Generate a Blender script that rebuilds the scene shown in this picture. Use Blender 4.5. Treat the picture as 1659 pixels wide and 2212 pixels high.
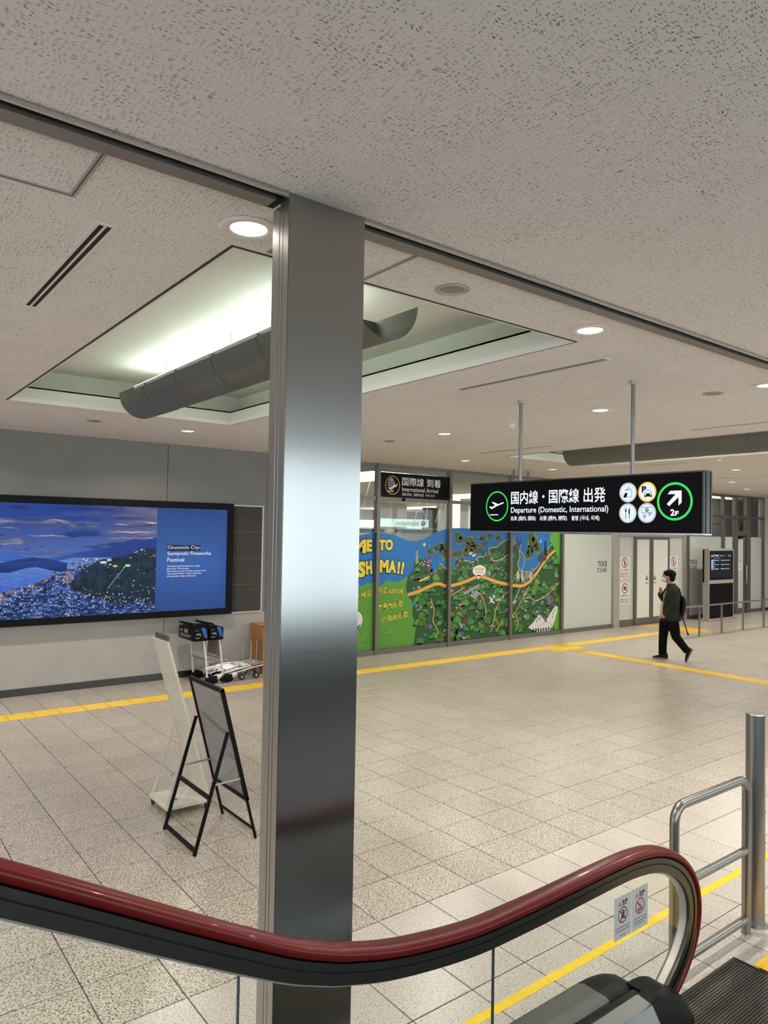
import bpy, bmesh, math, random
import numpy as np
from mathutils import Vector, Matrix, noise
for o in list(bpy.data.objects): bpy.data.objects.remove(o)
SC = bpy.context.scene
COL = SC.collection
PI = math.pi

# ------------------------------------------------------------------ camera
CAM_H = 2.3467
FPX, YAW, PITCH, ROLL = 1553.63, 0.658611, 0.027446, 0.017170
def cam_axes():
    f = Vector((math.sin(YAW)*math.cos(PITCH), math.cos(YAW)*math.cos(PITCH), math.sin(PITCH)))
    r0 = Vector((math.cos(YAW), -math.sin(YAW), 0)); u0 = r0.cross(f)
    r = math.cos(ROLL)*r0 + math.sin(ROLL)*u0
    u = -math.sin(ROLL)*r0 + math.cos(ROLL)*u0
    return r, u, f
R_, U_, F_ = cam_axes()
cam = bpy.data.cameras.new('camera'); camo = bpy.data.objects.new('camera', cam); COL.objects.link(camo)
cam.sensor_fit = 'VERTICAL'; cam.sensor_height = 36.0; cam.lens = FPX/2212*36.0
cam.clip_start = 0.05; cam.clip_end = 200
camo.matrix_world = Matrix(((R_.x, U_.x, -F_.x, 0), (R_.y, U_.y, -F_.y, 0), (R_.z, U_.z, -F_.z, CAM_H), (0, 0, 0, 1)))
SC.camera = camo

# ------------------------------------------------------------------ world, exposure
wd = bpy.data.worlds.new('daylight'); SC.world = wd; wd.use_nodes = True
bg = wd.node_tree.nodes['Background']; bg.inputs['Color'].default_value = (0.83, 0.91, 1.0, 1); bg.inputs['Strength'].default_value = 2.55
SC.view_settings.view_transform = 'Standard'; SC.view_settings.look = 'None'
SC.view_settings.exposure = 0.6; SC.view_settings.gamma = 1.0; SC.view_settings.use_curve_mapping = False
DOWN_W = 25.0      # one ceiling downlight
TUBE_S = 8.0       # fluorescent tube emission
CEIL = 3.66
CY = SC.cycles
CY.max_bounces = 8; CY.diffuse_bounces = 4; CY.glossy_bounces = 3; CY.transmission_bounces = 4; CY.transparent_max_bounces = 12
CY.caustics_reflective = False; CY.caustics_refractive = False; CY.sample_clamp_indirect = 6.0
CY.use_adaptive_sampling = True; CY.adaptive_threshold = 0.035; CY.adaptive_min_samples = 16; CY.use_denoising = True

# ------------------------------------------------------------------ helpers
def newobj(name, data, parent=None):
    o = bpy.data.objects.new(name, data); COL.objects.link(o)
    if parent is not None: o.parent = parent
    return o
def tag(o, label=None, cat=None, group=None, kind=None):
    if label: o['label'] = label
    if cat: o['category'] = cat
    if group: o['group'] = group
    if kind: o['kind'] = kind
    return o
def thing(name, label, cat, loc=(0, 0, 0), rotz=0.0, group=None, kind=None):
    o = newobj(name, None); o.empty_display_size = 0.1
    o.location = loc; o.rotation_euler = (0, 0, rotz)
    return tag(o, label, cat, group, kind)
def dup(root, loc=None, rotz=None, label=None, group=None):
    r = root.copy(); COL.objects.link(r)
    if loc is not None: r.location = loc
    if rotz is not None: r.rotation_euler = (0, 0, rotz)
    if label: r['label'] = label
    if group: r['group'] = group
    for ch in list(root.children):
        c = ch.copy(); COL.objects.link(c); c.parent = r
        for g in list(ch.children):
            d = g.copy(); COL.objects.link(d); d.parent = c
    return r

class MB:
    def __init__(s): s.v = []; s.f = []; s.c = []
    def add(s, vs, fs, col=None):
        n = len(s.v); s.v += [tuple(p) for p in vs]; s.f += [tuple(i+n for i in f) for f in fs]
        s.c += [col]*len(fs); return s
    def box(s, x0, x1, y0, y1, z0, z1, col=None):
        return s.add([(x0,y0,z0),(x1,y0,z0),(x1,y1,z0),(x0,y1,z0),(x0,y0,z1),(x1,y0,z1),(x1,y1,z1),(x0,y1,z1)],
                     [(0,3,2,1),(4,5,6,7),(0,1,5,4),(1,2,6,5),(2,3,7,6),(3,0,4,7)], col)
    def bar(s, a, b, w, h, up=(0,0,1)):
        a = Vector(a); b = Vector(b); d = (b-a).normalized(); u = Vector(up)
        sd = d.cross(u)
        if sd.length < 1e-4: sd = d.cross(Vector((1,0,0)))
        sd.normalize(); u = sd.cross(d).normalized()
        vs = []
        for p in (a, b):
            for i, j in ((-1,-1),(1,-1),(1,1),(-1,1)): vs.append(p + sd*(i*w/2) + u*(j*h/2))
        return s.add(vs, [(0,1,2,3),(7,6,5,4),(0,4,5,1),(1,5,6,2),(2,6,7,3),(3,7,4,0)])
    def tube(s, pts, r, n=10, cap=True, closed=False):
        pts = [Vector(p) for p in pts]; m = len(pts)
        rr = r if isinstance(r, (list, tuple)) else [r]*m
        vs = []; prev = None
        for i in range(m):
            if closed: d = (pts[(i+1) % m]-pts[i-1])
            else: d = pts[min(i+1, m-1)]-pts[max(i-1, 0)]
            d.normalize()
            if prev is None:
                t = Vector((0,0,1)) if abs(d.z) < .9 else Vector((1,0,0))
                a = d.cross(t).normalized()
            else:
                a = prev - d*prev.dot(d)
                if a.length < 1e-5: a = d.cross(Vector((0,0,1)))
                a.normalize()
            prev = a; b = d.cross(a)
            for k in range(n):
                t = 2*PI*k/n; vs.append(pts[i] + (a*math.cos(t)+b*math.sin(t))*rr[i])
        fs = []
        for i in range(m if closed else m-1):
            j = (i+1) % m
            for k in range(n): fs.append((i*n+k, i*n+(k+1) % n, j*n+(k+1) % n, j*n+k))
        if cap and not closed: fs += [tuple(range(n))[::-1], tuple(range((m-1)*n, m*n))]
        return s.add(vs, fs)
    def lathe(s, prof, n=24, c=(0,0,0), cap0=True, cap1=True):
        vs = []; 
        for r, z in prof:
            for k in range(n): vs.append((c[0]+r*math.cos(2*PI*k/n), c[1]+r*math.sin(2*PI*k/n), c[2]+z))
        fs = []
        for i in range(len(prof)-1):
            for k in range(n): fs.append((i*n+k, i*n+(k+1) % n, (i+1)*n+(k+1) % n, (i+1)*n+k))
        if cap0: fs.append(tuple(range(n))[::-1])
        if cap1: fs.append(tuple(range((len(prof)-1)*n, len(prof)*n)))
        return s.add(vs, fs)
    def prism(s, poly, fn, d0, d1):
        n = len(poly); vs = [fn(p[0], p[1], d0) for p in poly] + [fn(p[0], p[1], d1) for p in poly]
        fs = [tuple(range(n)), tuple(range(n, 2*n))[::-1]] + [((i+1) % n, i, n+i, n+(i+1) % n) for i in range(n)]
        return s.add(vs, fs)
    def sphere(s, c, r, n=16, m=10, rot=None):
        rx, ry, rz = r if isinstance(r, (list, tuple)) else (r, r, r)
        vs = []; 
        for i in range(1, m):
            t = PI*i/m
            for k in range(n):
                p = Vector((rx*math.sin(t)*math.cos(2*PI*k/n), ry*math.sin(t)*math.sin(2*PI*k/n), rz*math.cos(t)))
                if rot: p = rot @ p
                vs.append(p + Vector(c))
        a = Vector((0,0,rz)); b = Vector((0,0,-rz))
        if rot: a = rot @ a; b = rot @ b
        vs += [a+Vector(c), b+Vector(c)]; A = len(vs)-2; B = A+1
        fs = []
        for i in range(m-2):
            for k in range(n): fs.append((i*n+k, (i+1)*n+k, (i+1)*n+(k+1) % n, i*n+(k+1) % n))
        for k in range(n): fs.append((A, k, (k+1) % n)); fs.append((B, (m-2)*n+(k+1) % n, (m-2)*n+k))
        return s.add(vs, fs)
    def mesh(s, name, bevel=0, seg=2, smooth=None, fix=True):
        me = bpy.data.meshes.new(name); me.from_pydata([tuple(p) for p in s.v], [], s.f); 
        if any(c is not None for c in s.c):
            at = me.color_attributes.new('Col', 'FLOAT_COLOR', 'CORNER')
            arr = []
            for f, c in zip(s.f, s.c):
                c = c if c is not None else (1,1,1)
                if isinstance(c[0], (tuple, list)):
                    for q in c: arr += [q[0], q[1], q[2], 1.0]
                else: arr += [c[0], c[1], c[2], 1.0]*len(f)
            at.data.foreach_set('color', arr)
        if bevel or fix:
            bm = bmesh.new(); bm.from_mesh(me)
            if bevel:
                bmesh.ops.bevel(bm, geom=[e for e in bm.edges if len(e.link_faces) == 2 and e.calc_face_angle(0) > .5], offset=bevel, segments=seg, affect='EDGES', profile=.6)
            if fix: bmesh.ops.recalc_face_normals(bm, faces=bm.faces)
            bm.to_mesh(me); bm.free()
        if smooth is not None:
            me.polygons.foreach_set('use_smooth', [True]*len(me.polygons)); me.set_sharp_from_angle(angle=math.radians(smooth))
        me.update(); return me
    def build(s, name, mat, parent=None, bevel=0, seg=2, smooth=None, fix=True, loc=None):
        me = s.mesh(name, bevel, seg, smooth, fix); me.materials.append(mat)
        o = newobj(name, me, parent)
        if loc is not None: o.location = loc
        return o
def B(x0, x1, y0, y1, z0, z1): return MB().box(x0, x1, y0, y1, z0, z1)
def arc(c, r, a0, a1, n, fn): return [fn(c[0]+r*math.cos(a0+(a1-a0)*i/n), c[1]+r*math.sin(a0+(a1-a0)*i/n)) for i in range(n+1)]

# ------------------------------------------------------------------ materials
def mat(name):
    m = bpy.data.materials.new(name); m.use_nodes = True; nt = m.node_tree
    b = nt.nodes['Principled BSDF']; return m, nt, b
def L(nt, a, b): nt.links.new(a, b)
def N(nt, t, **k):
    n = nt.nodes.new(t)
    for q, v in k.items(): setattr(n, q, v)
    return n
def simple(name, c, rough=.5, metal=0, spec=.5, bump=0, bscale=60, var=0, vscale=8, coat=0):
    m, nt, b = mat(name); b.inputs['Roughness'].default_value = rough; b.inputs['Metallic'].default_value = metal
    b.inputs['Specular IOR Level'].default_value = spec; b.inputs['Base Color'].default_value = (*c, 1)
    b.inputs['Coat Weight'].default_value = coat
    geo = N(nt, 'ShaderNodeNewGeometry')
    if var or bump:
        n = N(nt, 'ShaderNodeTexNoise'); n.inputs['Scale'].default_value = vscale; n.inputs['Detail'].default_value = 5; L(nt, geo.outputs['Position'], n.inputs['Vector'])
        if var:
            r = N(nt, 'ShaderNodeMapRange'); r.inputs['From Min'].default_value = .3; r.inputs['From Max'].default_value = .7
            r.inputs['To Min'].default_value = 1-var; r.inputs['To Max'].default_value = 1+var; L(nt, n.outputs['Fac'], r.inputs['Value'])
            mx = N(nt, 'ShaderNodeVectorMath', operation='SCALE'); mx.inputs[0].default_value = c; L(nt, r.outputs[0], mx.inputs['Scale']); L(nt, mx.outputs[0], b.inputs['Base Color'])
        if bump:
            n2 = N(nt, 'ShaderNodeTexNoise'); n2.inputs['Scale'].default_value = bscale; n2.inputs['Detail'].default_value = 3; L(nt, geo.outputs['Position'], n2.inputs['Vector'])
            bp = N(nt, 'ShaderNodeBump'); bp.inputs['Strength'].default_value = bump; bp.inputs['Distance'].default_value = .002; L(nt, n2.outputs['Fac'], bp.inputs['Height']); L(nt, bp.outputs[0], b.inputs['Normal'])
    return m
def emit(name, c, s, base=(0.8,0.8,0.8)):
    m, nt, b = mat(name); b.inputs['Base Color'].default_value = (*base, 1); b.inputs['Emission Color'].default_value = (*c, 1); b.inputs['Emission Strength'].default_value = s
    return m
def printed(name, emission=0.0, rough=.4):
    m, nt, b = mat(name); a = N(nt, 'ShaderNodeVertexColor'); a.layer_name = 'Col'; b.inputs['Specular IOR Level'].default_value = .12 if emission else .4
    L(nt, a.outputs['Color'], b.inputs['Base Color']); b.inputs['Roughness'].default_value = rough
    if emission:
        for lk in list(b.inputs['Base Color'].links): nt.links.remove(lk)
        b.inputs['Base Color'].default_value = (.002,.002,.002,1); b.inputs['Specular IOR Level'].default_value = .03
        L(nt, a.outputs['Color'], b.inputs['Emission Color']); b.inputs['Emission Strength'].default_value = emission
    return m
def brushed(name, c, rough, axis, aniso=.6, streak=.25, scale=(4, 4, 900)):
    m, nt, b = mat(name); b.inputs['Metallic'].default_value = 1; b.inputs['Base Color'].default_value = (*c, 1)
    geo = N(nt, 'ShaderNodeNewGeometry'); mp = N(nt, 'ShaderNodeVectorMath', operation='MULTIPLY'); mp.inputs[1].default_value = scale
    L(nt, geo.outputs['Position'], mp.inputs[0]); n = N(nt, 'ShaderNodeTexNoise'); n.inputs['Scale'].default_value = 1; n.inputs['Detail'].default_value = 3; L(nt, mp.outputs[0], n.inputs['Vector'])
    r = N(nt, 'ShaderNodeMapRange'); r.inputs['To Min'].default_value = rough*(1-streak); r.inputs['To Max'].default_value = rough*(1+streak); L(nt, n.outputs['Fac'], r.inputs['Value']); L(nt, r.outputs[0], b.inputs['Roughness'])
    b.inputs['Anisotropic'].default_value = aniso
    if axis:
        t = N(nt, 'ShaderNodeCombineXYZ'); 
        for i in range(3): t.inputs[i].default_value = axis[i]
        L(nt, t.outputs[0], b.inputs['Tangent'])
    return m
def glass(name, tint=(.93, .97, .95), refl=1.0, film=0.0):
    m, nt, b = mat(name); nt.nodes.remove(b); out = nt.nodes['Material Output']
    t = N(nt, 'ShaderNodeBsdfTransparent'); t.inputs[0].default_value = (*tint, 1)
    g = N(nt, 'ShaderNodeBsdfGlossy'); g.inputs['Roughness'].default_value = .02; g.inputs[0].default_value = (refl, refl, refl, 1)
    fr = N(nt, 'ShaderNodeFresnel'); fr.inputs[0].default_value = 1.45
    gm = N(nt, 'ShaderNodeNewGeometry'); iv = N(nt, 'ShaderNodeMath', operation='SUBTRACT'); iv.inputs[0].default_value = 1; L(nt, gm.outputs['Backfacing'], iv.inputs[1])
    fm = N(nt, 'ShaderNodeMath', operation='MULTIPLY'); L(nt, fr.outputs[0], fm.inputs[0]); L(nt, iv.outputs[0], fm.inputs[1])
    mx = N(nt, 'ShaderNodeMixShader'); L(nt, fm.outputs[0], mx.inputs[0]); L(nt, t.outputs[0], mx.inputs[1]); L(nt, g.outputs[0], mx.inputs[2]); L(nt, mx.outputs[0], out.inputs[0])
    return m

def tile_mat(name, base, dark, light, rough, amount, scl):
    m, nt, b = mat(name)
    geo = N(nt, 'ShaderNodeNewGeometry'); P = geo.outputs['Position']
    n = N(nt, 'ShaderNodeTexNoise'); n.inputs['Scale'].default_value = scl; n.inputs['Detail'].default_value = 3.5; n.inputs['Roughness'].default_value = .6; L(nt, P, n.inputs['Vector'])
    v = N(nt, 'ShaderNodeTexVoronoi'); v.inputs['Scale'].default_value = scl*.75; L(nt, P, v.inputs['Vector'])
    r1 = N(nt, 'ShaderNodeValToRGB'); e = r1.color_ramp.elements
    e[0].position = amount; e[0].color = (*dark, 1); e[1].position = amount+.10; e[1].color = (*base, 1)
    L(nt, n.outputs['Fac'], r1.inputs[0])
    hs = N(nt, 'ShaderNodeSeparateColor'); L(nt, v.outputs['Color'], hs.inputs[0])
    mr = N(nt, 'ShaderNodeMapRange'); mr.inputs['From Min'].default_value = .45; mr.inputs['From Max'].default_value = 1; mr.inputs['To Max'].default_value = .55; L(nt, hs.outputs[0], mr.inputs['Value'])
    mx = N(nt, 'ShaderNodeMix', data_type='RGBA'); L(nt, mr.outputs[0], mx.inputs['Factor']); L(nt, r1.outputs[0], mx.inputs['A']); mx.inputs['B'].default_value = (*light, 1)
    # per-tile tone
    sb = N(nt, 'ShaderNodeVectorMath', operation='SUBTRACT'); sb.inputs[1].default_value = (2.699, 3.475, 0); L(nt, P, sb.inputs[0])
    sc = N(nt, 'ShaderNodeVectorMath', operation='MULTIPLY'); sc.inputs[1].default_value = (2.5, 2.5, 0); L(nt, sb.outputs[0], sc.inputs[0])
    fl = N(nt, 'ShaderNodeVectorMath', operation='FLOOR'); L(nt, sc.outputs[0], fl.inputs[0])
    wn = N(nt, 'ShaderNodeTexWhiteNoise', noise_dimensions='2D'); L(nt, fl.outputs[0], wn.inputs['Vector'])
    mr2 = N(nt, 'ShaderNodeMapRange'); mr2.inputs['To Min'].default_value = .94; mr2.inputs['To Max'].default_value = 1.04; L(nt, wn.outputs['Value'], mr2.inputs['Value'])
    big = N(nt, 'ShaderNodeTexNoise'); big.inputs['Scale'].default_value = .9; L(nt, P, big.inputs['Vector'])
    mr3 = N(nt, 'ShaderNodeMapRange'); mr3.inputs['From Min'].default_value = .3; mr3.inputs['From Max'].default_value = .7; mr3.inputs['To Min'].default_value = .94; mr3.inputs['To Max'].default_value = 1.05; L(nt, big.outputs['Fac'], mr3.inputs['Value'])
    mm = N(nt, 'ShaderNodeMath', operation='MULTIPLY'); L(nt, mr2.outputs[0], mm.inputs[0]); L(nt, mr3.outputs[0], mm.inputs[1])
    fin = N(nt, 'ShaderNodeVectorMath', operation='SCALE'); L(nt, mx.outputs['Result'], fin.inputs[0]); L(nt, mm.outputs[0], fin.inputs['Scale'])
    L(nt, fin.outputs[0], b.inputs['Base Color'])
    b.inputs['Roughness'].default_value = rough; b.inputs['Specular IOR Level'].default_value = .55
    bp = N(nt, 'ShaderNodeBump'); bp.inputs['Strength'].default_value = .08; bp.inputs['Distance'].default_value = .001; L(nt, n.outputs['Fac'], bp.inputs['Height']); L(nt, bp.outputs[0], b.inputs['Normal'])
    return m

def ceiling_mat():
    m, nt, b = mat('rock_wool_ceiling')
    geo = N(nt, 'ShaderNodeNewGeometry'); P = geo.outputs['Position']
    w = N(nt, 'ShaderNodeTexNoise'); w.inputs['Scale'].default_value = 9; w.inputs['Detail'].default_value = 2; L(nt, P, w.inputs['Vector'])
    ws = N(nt, 'ShaderNodeVectorMath', operation='SUBTRACT'); ws.inputs[1].default_value = (.5,.5,.5); L(nt, w.outputs['Color'], ws.inputs[0])
    wc = N(nt, 'ShaderNodeVectorMath', operation='SCALE'); wc.inputs['Scale'].default_value = .075; L(nt, ws.outputs[0], wc.inputs[0])
    ad = N(nt, 'ShaderNodeVectorMath', operation='ADD'); L(nt, P, ad.inputs[0]); L(nt, wc.outputs[0], ad.inputs[1])
    st = N(nt, 'ShaderNodeVectorMath', operation='MULTIPLY'); st.inputs[1].default_value = (52, 270, 0); L(nt, ad.outputs[0], st.inputs[0])
    v = N(nt, 'ShaderNodeTexVoronoi', voronoi_dimensions='2D'); v.inputs['Scale'].default_value = 1; L(nt, st.outputs[0], v.inputs['Vector'])
    sc = N(nt, 'ShaderNodeSeparateColor'); L(nt, v.outputs['Color'], sc.inputs[0])
    # pit radius differs from cell to cell, many cells have none; patches of denser pits
    pn = N(nt, 'ShaderNodeTexNoise'); pn.inputs['Scale'].default_value = 3.5; L(nt, P, pn.inputs['Vector'])
    rr = N(nt, 'ShaderNodeMapRange'); rr.inputs['From Min'].default_value = .34; rr.inputs['From Max'].default_value = 1; rr.inputs['To Min'].default_value = 0; rr.inputs['To Max'].default_value = .40; L(nt, sc.outputs[0], rr.inputs['Value'])
    pm = N(nt, 'ShaderNodeMapRange'); pm.inputs['From Min'].default_value = .3; pm.inputs['From Max'].default_value = .6; pm.inputs['To Min'].default_value = .72; pm.inputs['To Max'].default_value = 1.08; L(nt, pn.outputs['Fac'], pm.inputs['Value'])
    rm = N(nt, 'ShaderNodeMath', operation='MULTIPLY'); L(nt, rr.outputs[0], rm.inputs[0]); L(nt, pm.outputs[0], rm.inputs[1])
    df = N(nt, 'ShaderNodeMath', operation='SUBTRACT'); L(nt, rm.outputs[0], df.inputs[0]); L(nt, v.outputs['Distance'], df.inputs[1])
    pit = N(nt, 'ShaderNodeMapRange'); pit.inputs['From Min'].default_value = 0; pit.inputs['From Max'].default_value = .10; L(nt, df.outputs[0], pit.inputs['Value'])
    mx = N(nt, 'ShaderNodeMix', data_type='RGBA'); mx.inputs['A'].default_value = (.84, .795, .775, 1); mx.inputs['B'].default_value = (.20, .18, .165, 1); L(nt, pit.outputs[0], mx.inputs['Factor'])
    L(nt, mx.outputs['Result'], b.inputs['Base Color']); b.inputs['Roughness'].default_value = .9; b.inputs['Specular IOR Level'].default_value = .1
    n2 = N(nt, 'ShaderNodeTexNoise'); n2.inputs['Scale'].default_value = 130; n2.inputs['Detail'].default_value = 3; L(nt, P, n2.inputs['Vector'])
    hh = N(nt, 'ShaderNodeMath', operation='SUBTRACT'); L(nt, n2.outputs['Fac'], hh.inputs[0]); L(nt, pit.outputs[0], hh.inputs[1])
    bp = N(nt, 'ShaderNodeBump'); bp.inputs['Strength'].default_value = .35; bp.inputs['Distance'].default_value = .003; L(nt, hh.outputs[0], bp.inputs['Height']); L(nt, bp.outputs[0], b.inputs['Normal'])
    return m

M = {}
M['ceil'] = ceiling_mat()
M['tile_rough'] = tile_mat('pitted_stone_tile', (.56,.50,.415), (.135,.115,.092), (.64,.585,.495), .33, .435, 90)
M['tile_smooth'] = tile_mat('smooth_stone_tile', (.55,.505,.445), (.21,.185,.155), (.59,.545,.485), .28, .385, 110)
M['joint'] = simple('floor_joint', (.10,.085,.07), .8)
M['yellow'] = simple('tactile_yellow', (.80,.50,.03), .35, var=.1, vscale=14)
M['tape'] = simple('yellow_tape', (.78,.55,.02), .45, var=.06, vscale=20)
M['wall'] = simple('grey_wall_panel', (.215,.206,.197), .55, var=.03, vscale=3, bump=.05)
M['wall_low'] = simple('light_wall_panel', (.40,.38,.355), .5, var=.04, vscale=3, bump=.05)
M['wall_plain'] = simple('pale_wall', (.55,.50,.48), .6, var=.03)
M['darkwall'] = simple('dark_wall', (.055,.05,.045), .5)
M['joint_dark'] = simple('dark_joint', (.03,.03,.03), .7)
M['steel_col'] = brushed('column_stainless', (.36,.352,.345), .20, (1,0,0), .5, .25, (3, 3, 700))
M['steel_side'] = brushed('side_stainless', (.42,.405,.385), .32, None, 0, .3, (300, 300, 5))
M['bar_steel'] = brushed('shutter_steel', (.27,.26,.255), .38, None, 0, .3, (4, 300, 300))
M['steel_v'] = brushed('post_stainless', (.28,.27,.256), .33, None, 0, .3, (300, 300, 5))
M['steel'] = brushed('stainless', (.56,.54,.52), .22, None, 0, .3, (4, 500, 500))
M['steel_dark'] = brushed('dark_stainless', (.10,.098,.094), .33, None, 0, .25, (6, 300, 300))
M['chrome'] = simple('chrome', (.55,.54,.525), .28, 1)
M['alu'] = simple('bronze_aluminium', (.20,.175,.15), .42, .7)
M['alu_lt'] = simple('light_aluminium', (.50,.46,.41), .40, .6)
M['white_metal'] = simple('white_enamel', (.66,.63,.58), .45)
M['trim_white'] = simple('ceiling_white_trim', (.80,.76,.72), .5)
M['cove'] = simple('cove_paint', (.74,.74,.66), .8, var=.03, vscale=2)
M['black'] = simple('black_plastic', (.005,.005,.006), .45, spec=.12)
M['black_gloss'] = simple('black_gloss', (.006,.006,.007), .12)
M['rubber'] = simple('black_rubber', (.018,.018,.018), .6)
M['slot'] = simple('dark_slot', (.006,.006,.006), .8)
M['red_rubber'] = simple('red_handrail', (.125,.0065,.006), .30, coat=.12, spec=.2)
M['frost'] = simple('frosted_glass_film', (.54,.565,.50), .28, spec=.6)
M['frost_door'] = simple('white_door_film', (.72,.72,.64), .3, spec=.5)
M['glass'] = glass('clear_glass')
M['glass_dim'] = glass('upper_clear_glass', (.86,.88,.84))
M['glass_rail'] = glass('balustrade_glass', (.96,.985,.975), .9)
M['seam'] = simple('glass_edge', (.04,.06,.09), .3)
M['wood'] = simple('pine_wood', (.42,.20,.06), .5, var=.18, vscale=6)
M['print'] = printed('printed_film', 0, .32)
M['print_matte'] = printed('printed_sheet', 0, .55)
M['print_lit'] = printed('lit_print', .85, .5)
M['screen'] = printed('screen_picture', .62, .25); M['screen'].node_tree.nodes['Principled BSDF'].inputs['Specular IOR Level'].default_value = .1
M['lens'] = emit('downlight_lens', (1.0,.95,.88), 1.3)
M['tube'] = emit('fluorescent_tube', (.84,1.0,.94), TUBE_S)
M['hall_light'] = emit('hall_light_strip', (1.0,.98,.93), 7.0)
for k_ in ('screen', 'print_lit', 'lens'): M[k_].cycles.emission_sampling = 'NONE'
m, nt, b = mat('perforated_metal'); b.inputs['Base Color'].default_value = (.17,.162,.14,1); b.inputs['Roughness'].default_value = .45; b.inputs['Metallic'].default_value = .3
out = nt.nodes['Material Output']; tr = N(nt, 'ShaderNodeBsdfTransparent'); mx = N(nt, 'ShaderNodeMixShader'); mx.inputs[0].default_value = .12
L(nt, b.outputs[0], mx.inputs[1]); L(nt, tr.outputs[0], mx.inputs[2]); L(nt, mx.outputs[0], out.inputs[0]); M['perf'] = m
# ================================================================== FLOOR
T = 0.4; TX0, TY0 = 2.699, 3.475
floor = MB().box(-9, 42, -4.2, 36, -.09, -.010).build('floor', M['joint'])
tag(floor, 'beige speckled stone tile floor of the arrivals hall', 'floor', kind='structure')
def tile_mesh(name, mt):
    g = .0032; c = .0026; a = T-g; mb = MB()
    lo = [(g,g),(a,g),(a,a),(g,a)]; hi = [(g+c,g+c),(a-c,g+c),(a-c,a-c),(g+c,a-c)]
    vs = [(x,y,-.0095) for x,y in lo] + [(x,y,-c*.6) for x,y in lo] + [(x,y,0) for x,y in hi]
    fs = [(8,9,10,11)] + [(i,(i+1)%4,4+(i+1)%4,4+i) for i in range(4)] + [(4+i,4+(i+1)%4,8+(i+1)%4,8+i) for i in range(4)]
    mb.add(vs, fs); me = mb.mesh(name); me.materials.append(mt); return me
TM = {0: tile_mesh('tile_pitted', M['tile_rough']), 1: tile_mesh('tile_smooth', M['tile_smooth'])}
def project(p):
    d = Vector(p)-Vector((0,0,CAM_H)); w = d.dot(F_)
    if w < .1: return None
    return (829.5+FPX*d.dot(R_)/w, 1106-FPX*d.dot(U_)/w)
cells = []
for i in range(-29, 70):
    for j in range(-19, 19):
        x = TX0+i*T; y = TY0+j*T
        if y+T > 11.3: continue
        if y < 1.6 and x < 3.9: continue                       # escalator well
        kind = 1 if j < 0 else 0
        area = 0
        q = [project((x+a, y+b, 0)) for a, b in ((0,0),(T,0),(T,T),(0,T))]
        if all(q):
            n_in = sum(1 for p in q if -5 < p[0] < 1664 and 0 < p[1] < 2217)
            if n_in >= 2:
                area = abs(sum(q[k][0]*q[(k+1)%4][1]-q[(k+1)%4][0]*q[k][1] for k in range(4)))/2*n_in/4
                cx, cy = q[0]
                if 560 < cx < 790: area *= .3                  # behind the column
        cells.append((area, x, y, kind))
cells.sort(key=lambda c: -c[0])
rest = {0: MB(), 1: MB()}
for n, (area, x, y, kind) in enumerate(cells):
    if n < 298:
        o = newobj('tile', TM[kind], floor); o.location = (x, y, 0)
    else:
        me = TM[kind]
        rest[kind].add([(v.co.x+x, v.co.y+y, v.co.z) for v in me.vertices], [tuple(p.vertices) for p in me.polygons])
for k in (0, 1): tag(rest[k].build('tile_field', M['tile_rough' if k == 0 else 'tile_smooth'], floor, fix=False), kind='stuff')
hf = MB().box(-9, 42, 11.3, 36, -.0095, 0).build('hall_floor', M['tile_smooth'], floor)

# yellow tape under the shutter line
tp = MB().box(-2, 30, 2.468, 2.523, 0.0002, .0012).build('floor_tape', M['tape']); tag(tp, 'thin yellow tape line along the floor under the shutter rail', 'tape', kind='structure')

# tactile paving
def tactile_bar():
    mb = MB(); mb.box(.002,.298,.002,.298,0.0001,.004)
    for k in range(4):
        y = .0375+.075*k; mb.add([(.012,y-.017,.004),(.288,y-.017,.004),(.288,y+.017,.004),(.012,y+.017,.004),(.018,y-.011,.0085),(.282,y-.011,.0085),(.282,y+.011,.0085),(.018,y+.011,.0085)], [(4,5,6,7),(0,1,5,4),(1,2,6,5),(2,3,7,6),(3,0,4,7)])
    return mb.mesh('tactile_bars')
def tactile_dot():
    mb = MB(); mb.box(.002,.298,.002,.298,0.0001,.004)
    for a in range(5):
        for b_ in range(5):
            mb.lathe([(.012,.004),(.007,.0085)], 6, (.03+.06*a,.03+.06*b_,0), cap0=False)
    return mb.mesh('tactile_dots')
TB, TD = tactile_bar(), tactile_dot()
for me in (TB, TD): me.materials.append(M['yellow'])
tac = thing('tactile_paving', 'yellow tactile guide path of ribbed and dotted blocks across the hall floor', 'tactile paving')
def tblock(me, x, y, rot=0):
    o = newobj('tactile_block', me, tac)
    o.location = (x, y, 0) if not rot else (x+.3, y, 0); o.rotation_euler = (0, 0, PI/2 if rot else 0)
x = -.9
while x < 16.85:
    if not (11.6 < x < 12.3): tblock(TB, x, 9.61)
    x += .3
for a in range(3):
    for b_ in range(3):
        if (a, b_) in ((0, 2), (2, 2)): continue
        tblock(TD, 11.70+.3*a, 9.61-.3*b_)
y = 9.01
while y > -.5: tblock(TB, 12.0, y, 1) ; y -= .3
for a in range(3):
    for b_ in range(-1, 2): tblock(TD, 16.8+.3*a, 9.61-.3*b_)
for k in range(3): tblock(TB, 17.1, 10.21+.3*k-.0, 1) if k < 1 else tblock(TD, 17.1-.3*(k-1), 10.51)
tw = thing('tactile_paving', 'short yellow dotted warning blocks at the foot of the escalator', 'tactile paving')
for k in range(2):
    for a in range(4):
        o = newobj('tactile_block', TD, tw); o.location = (4.10+.3*k, 1.61-.3*a, 0)

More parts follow.
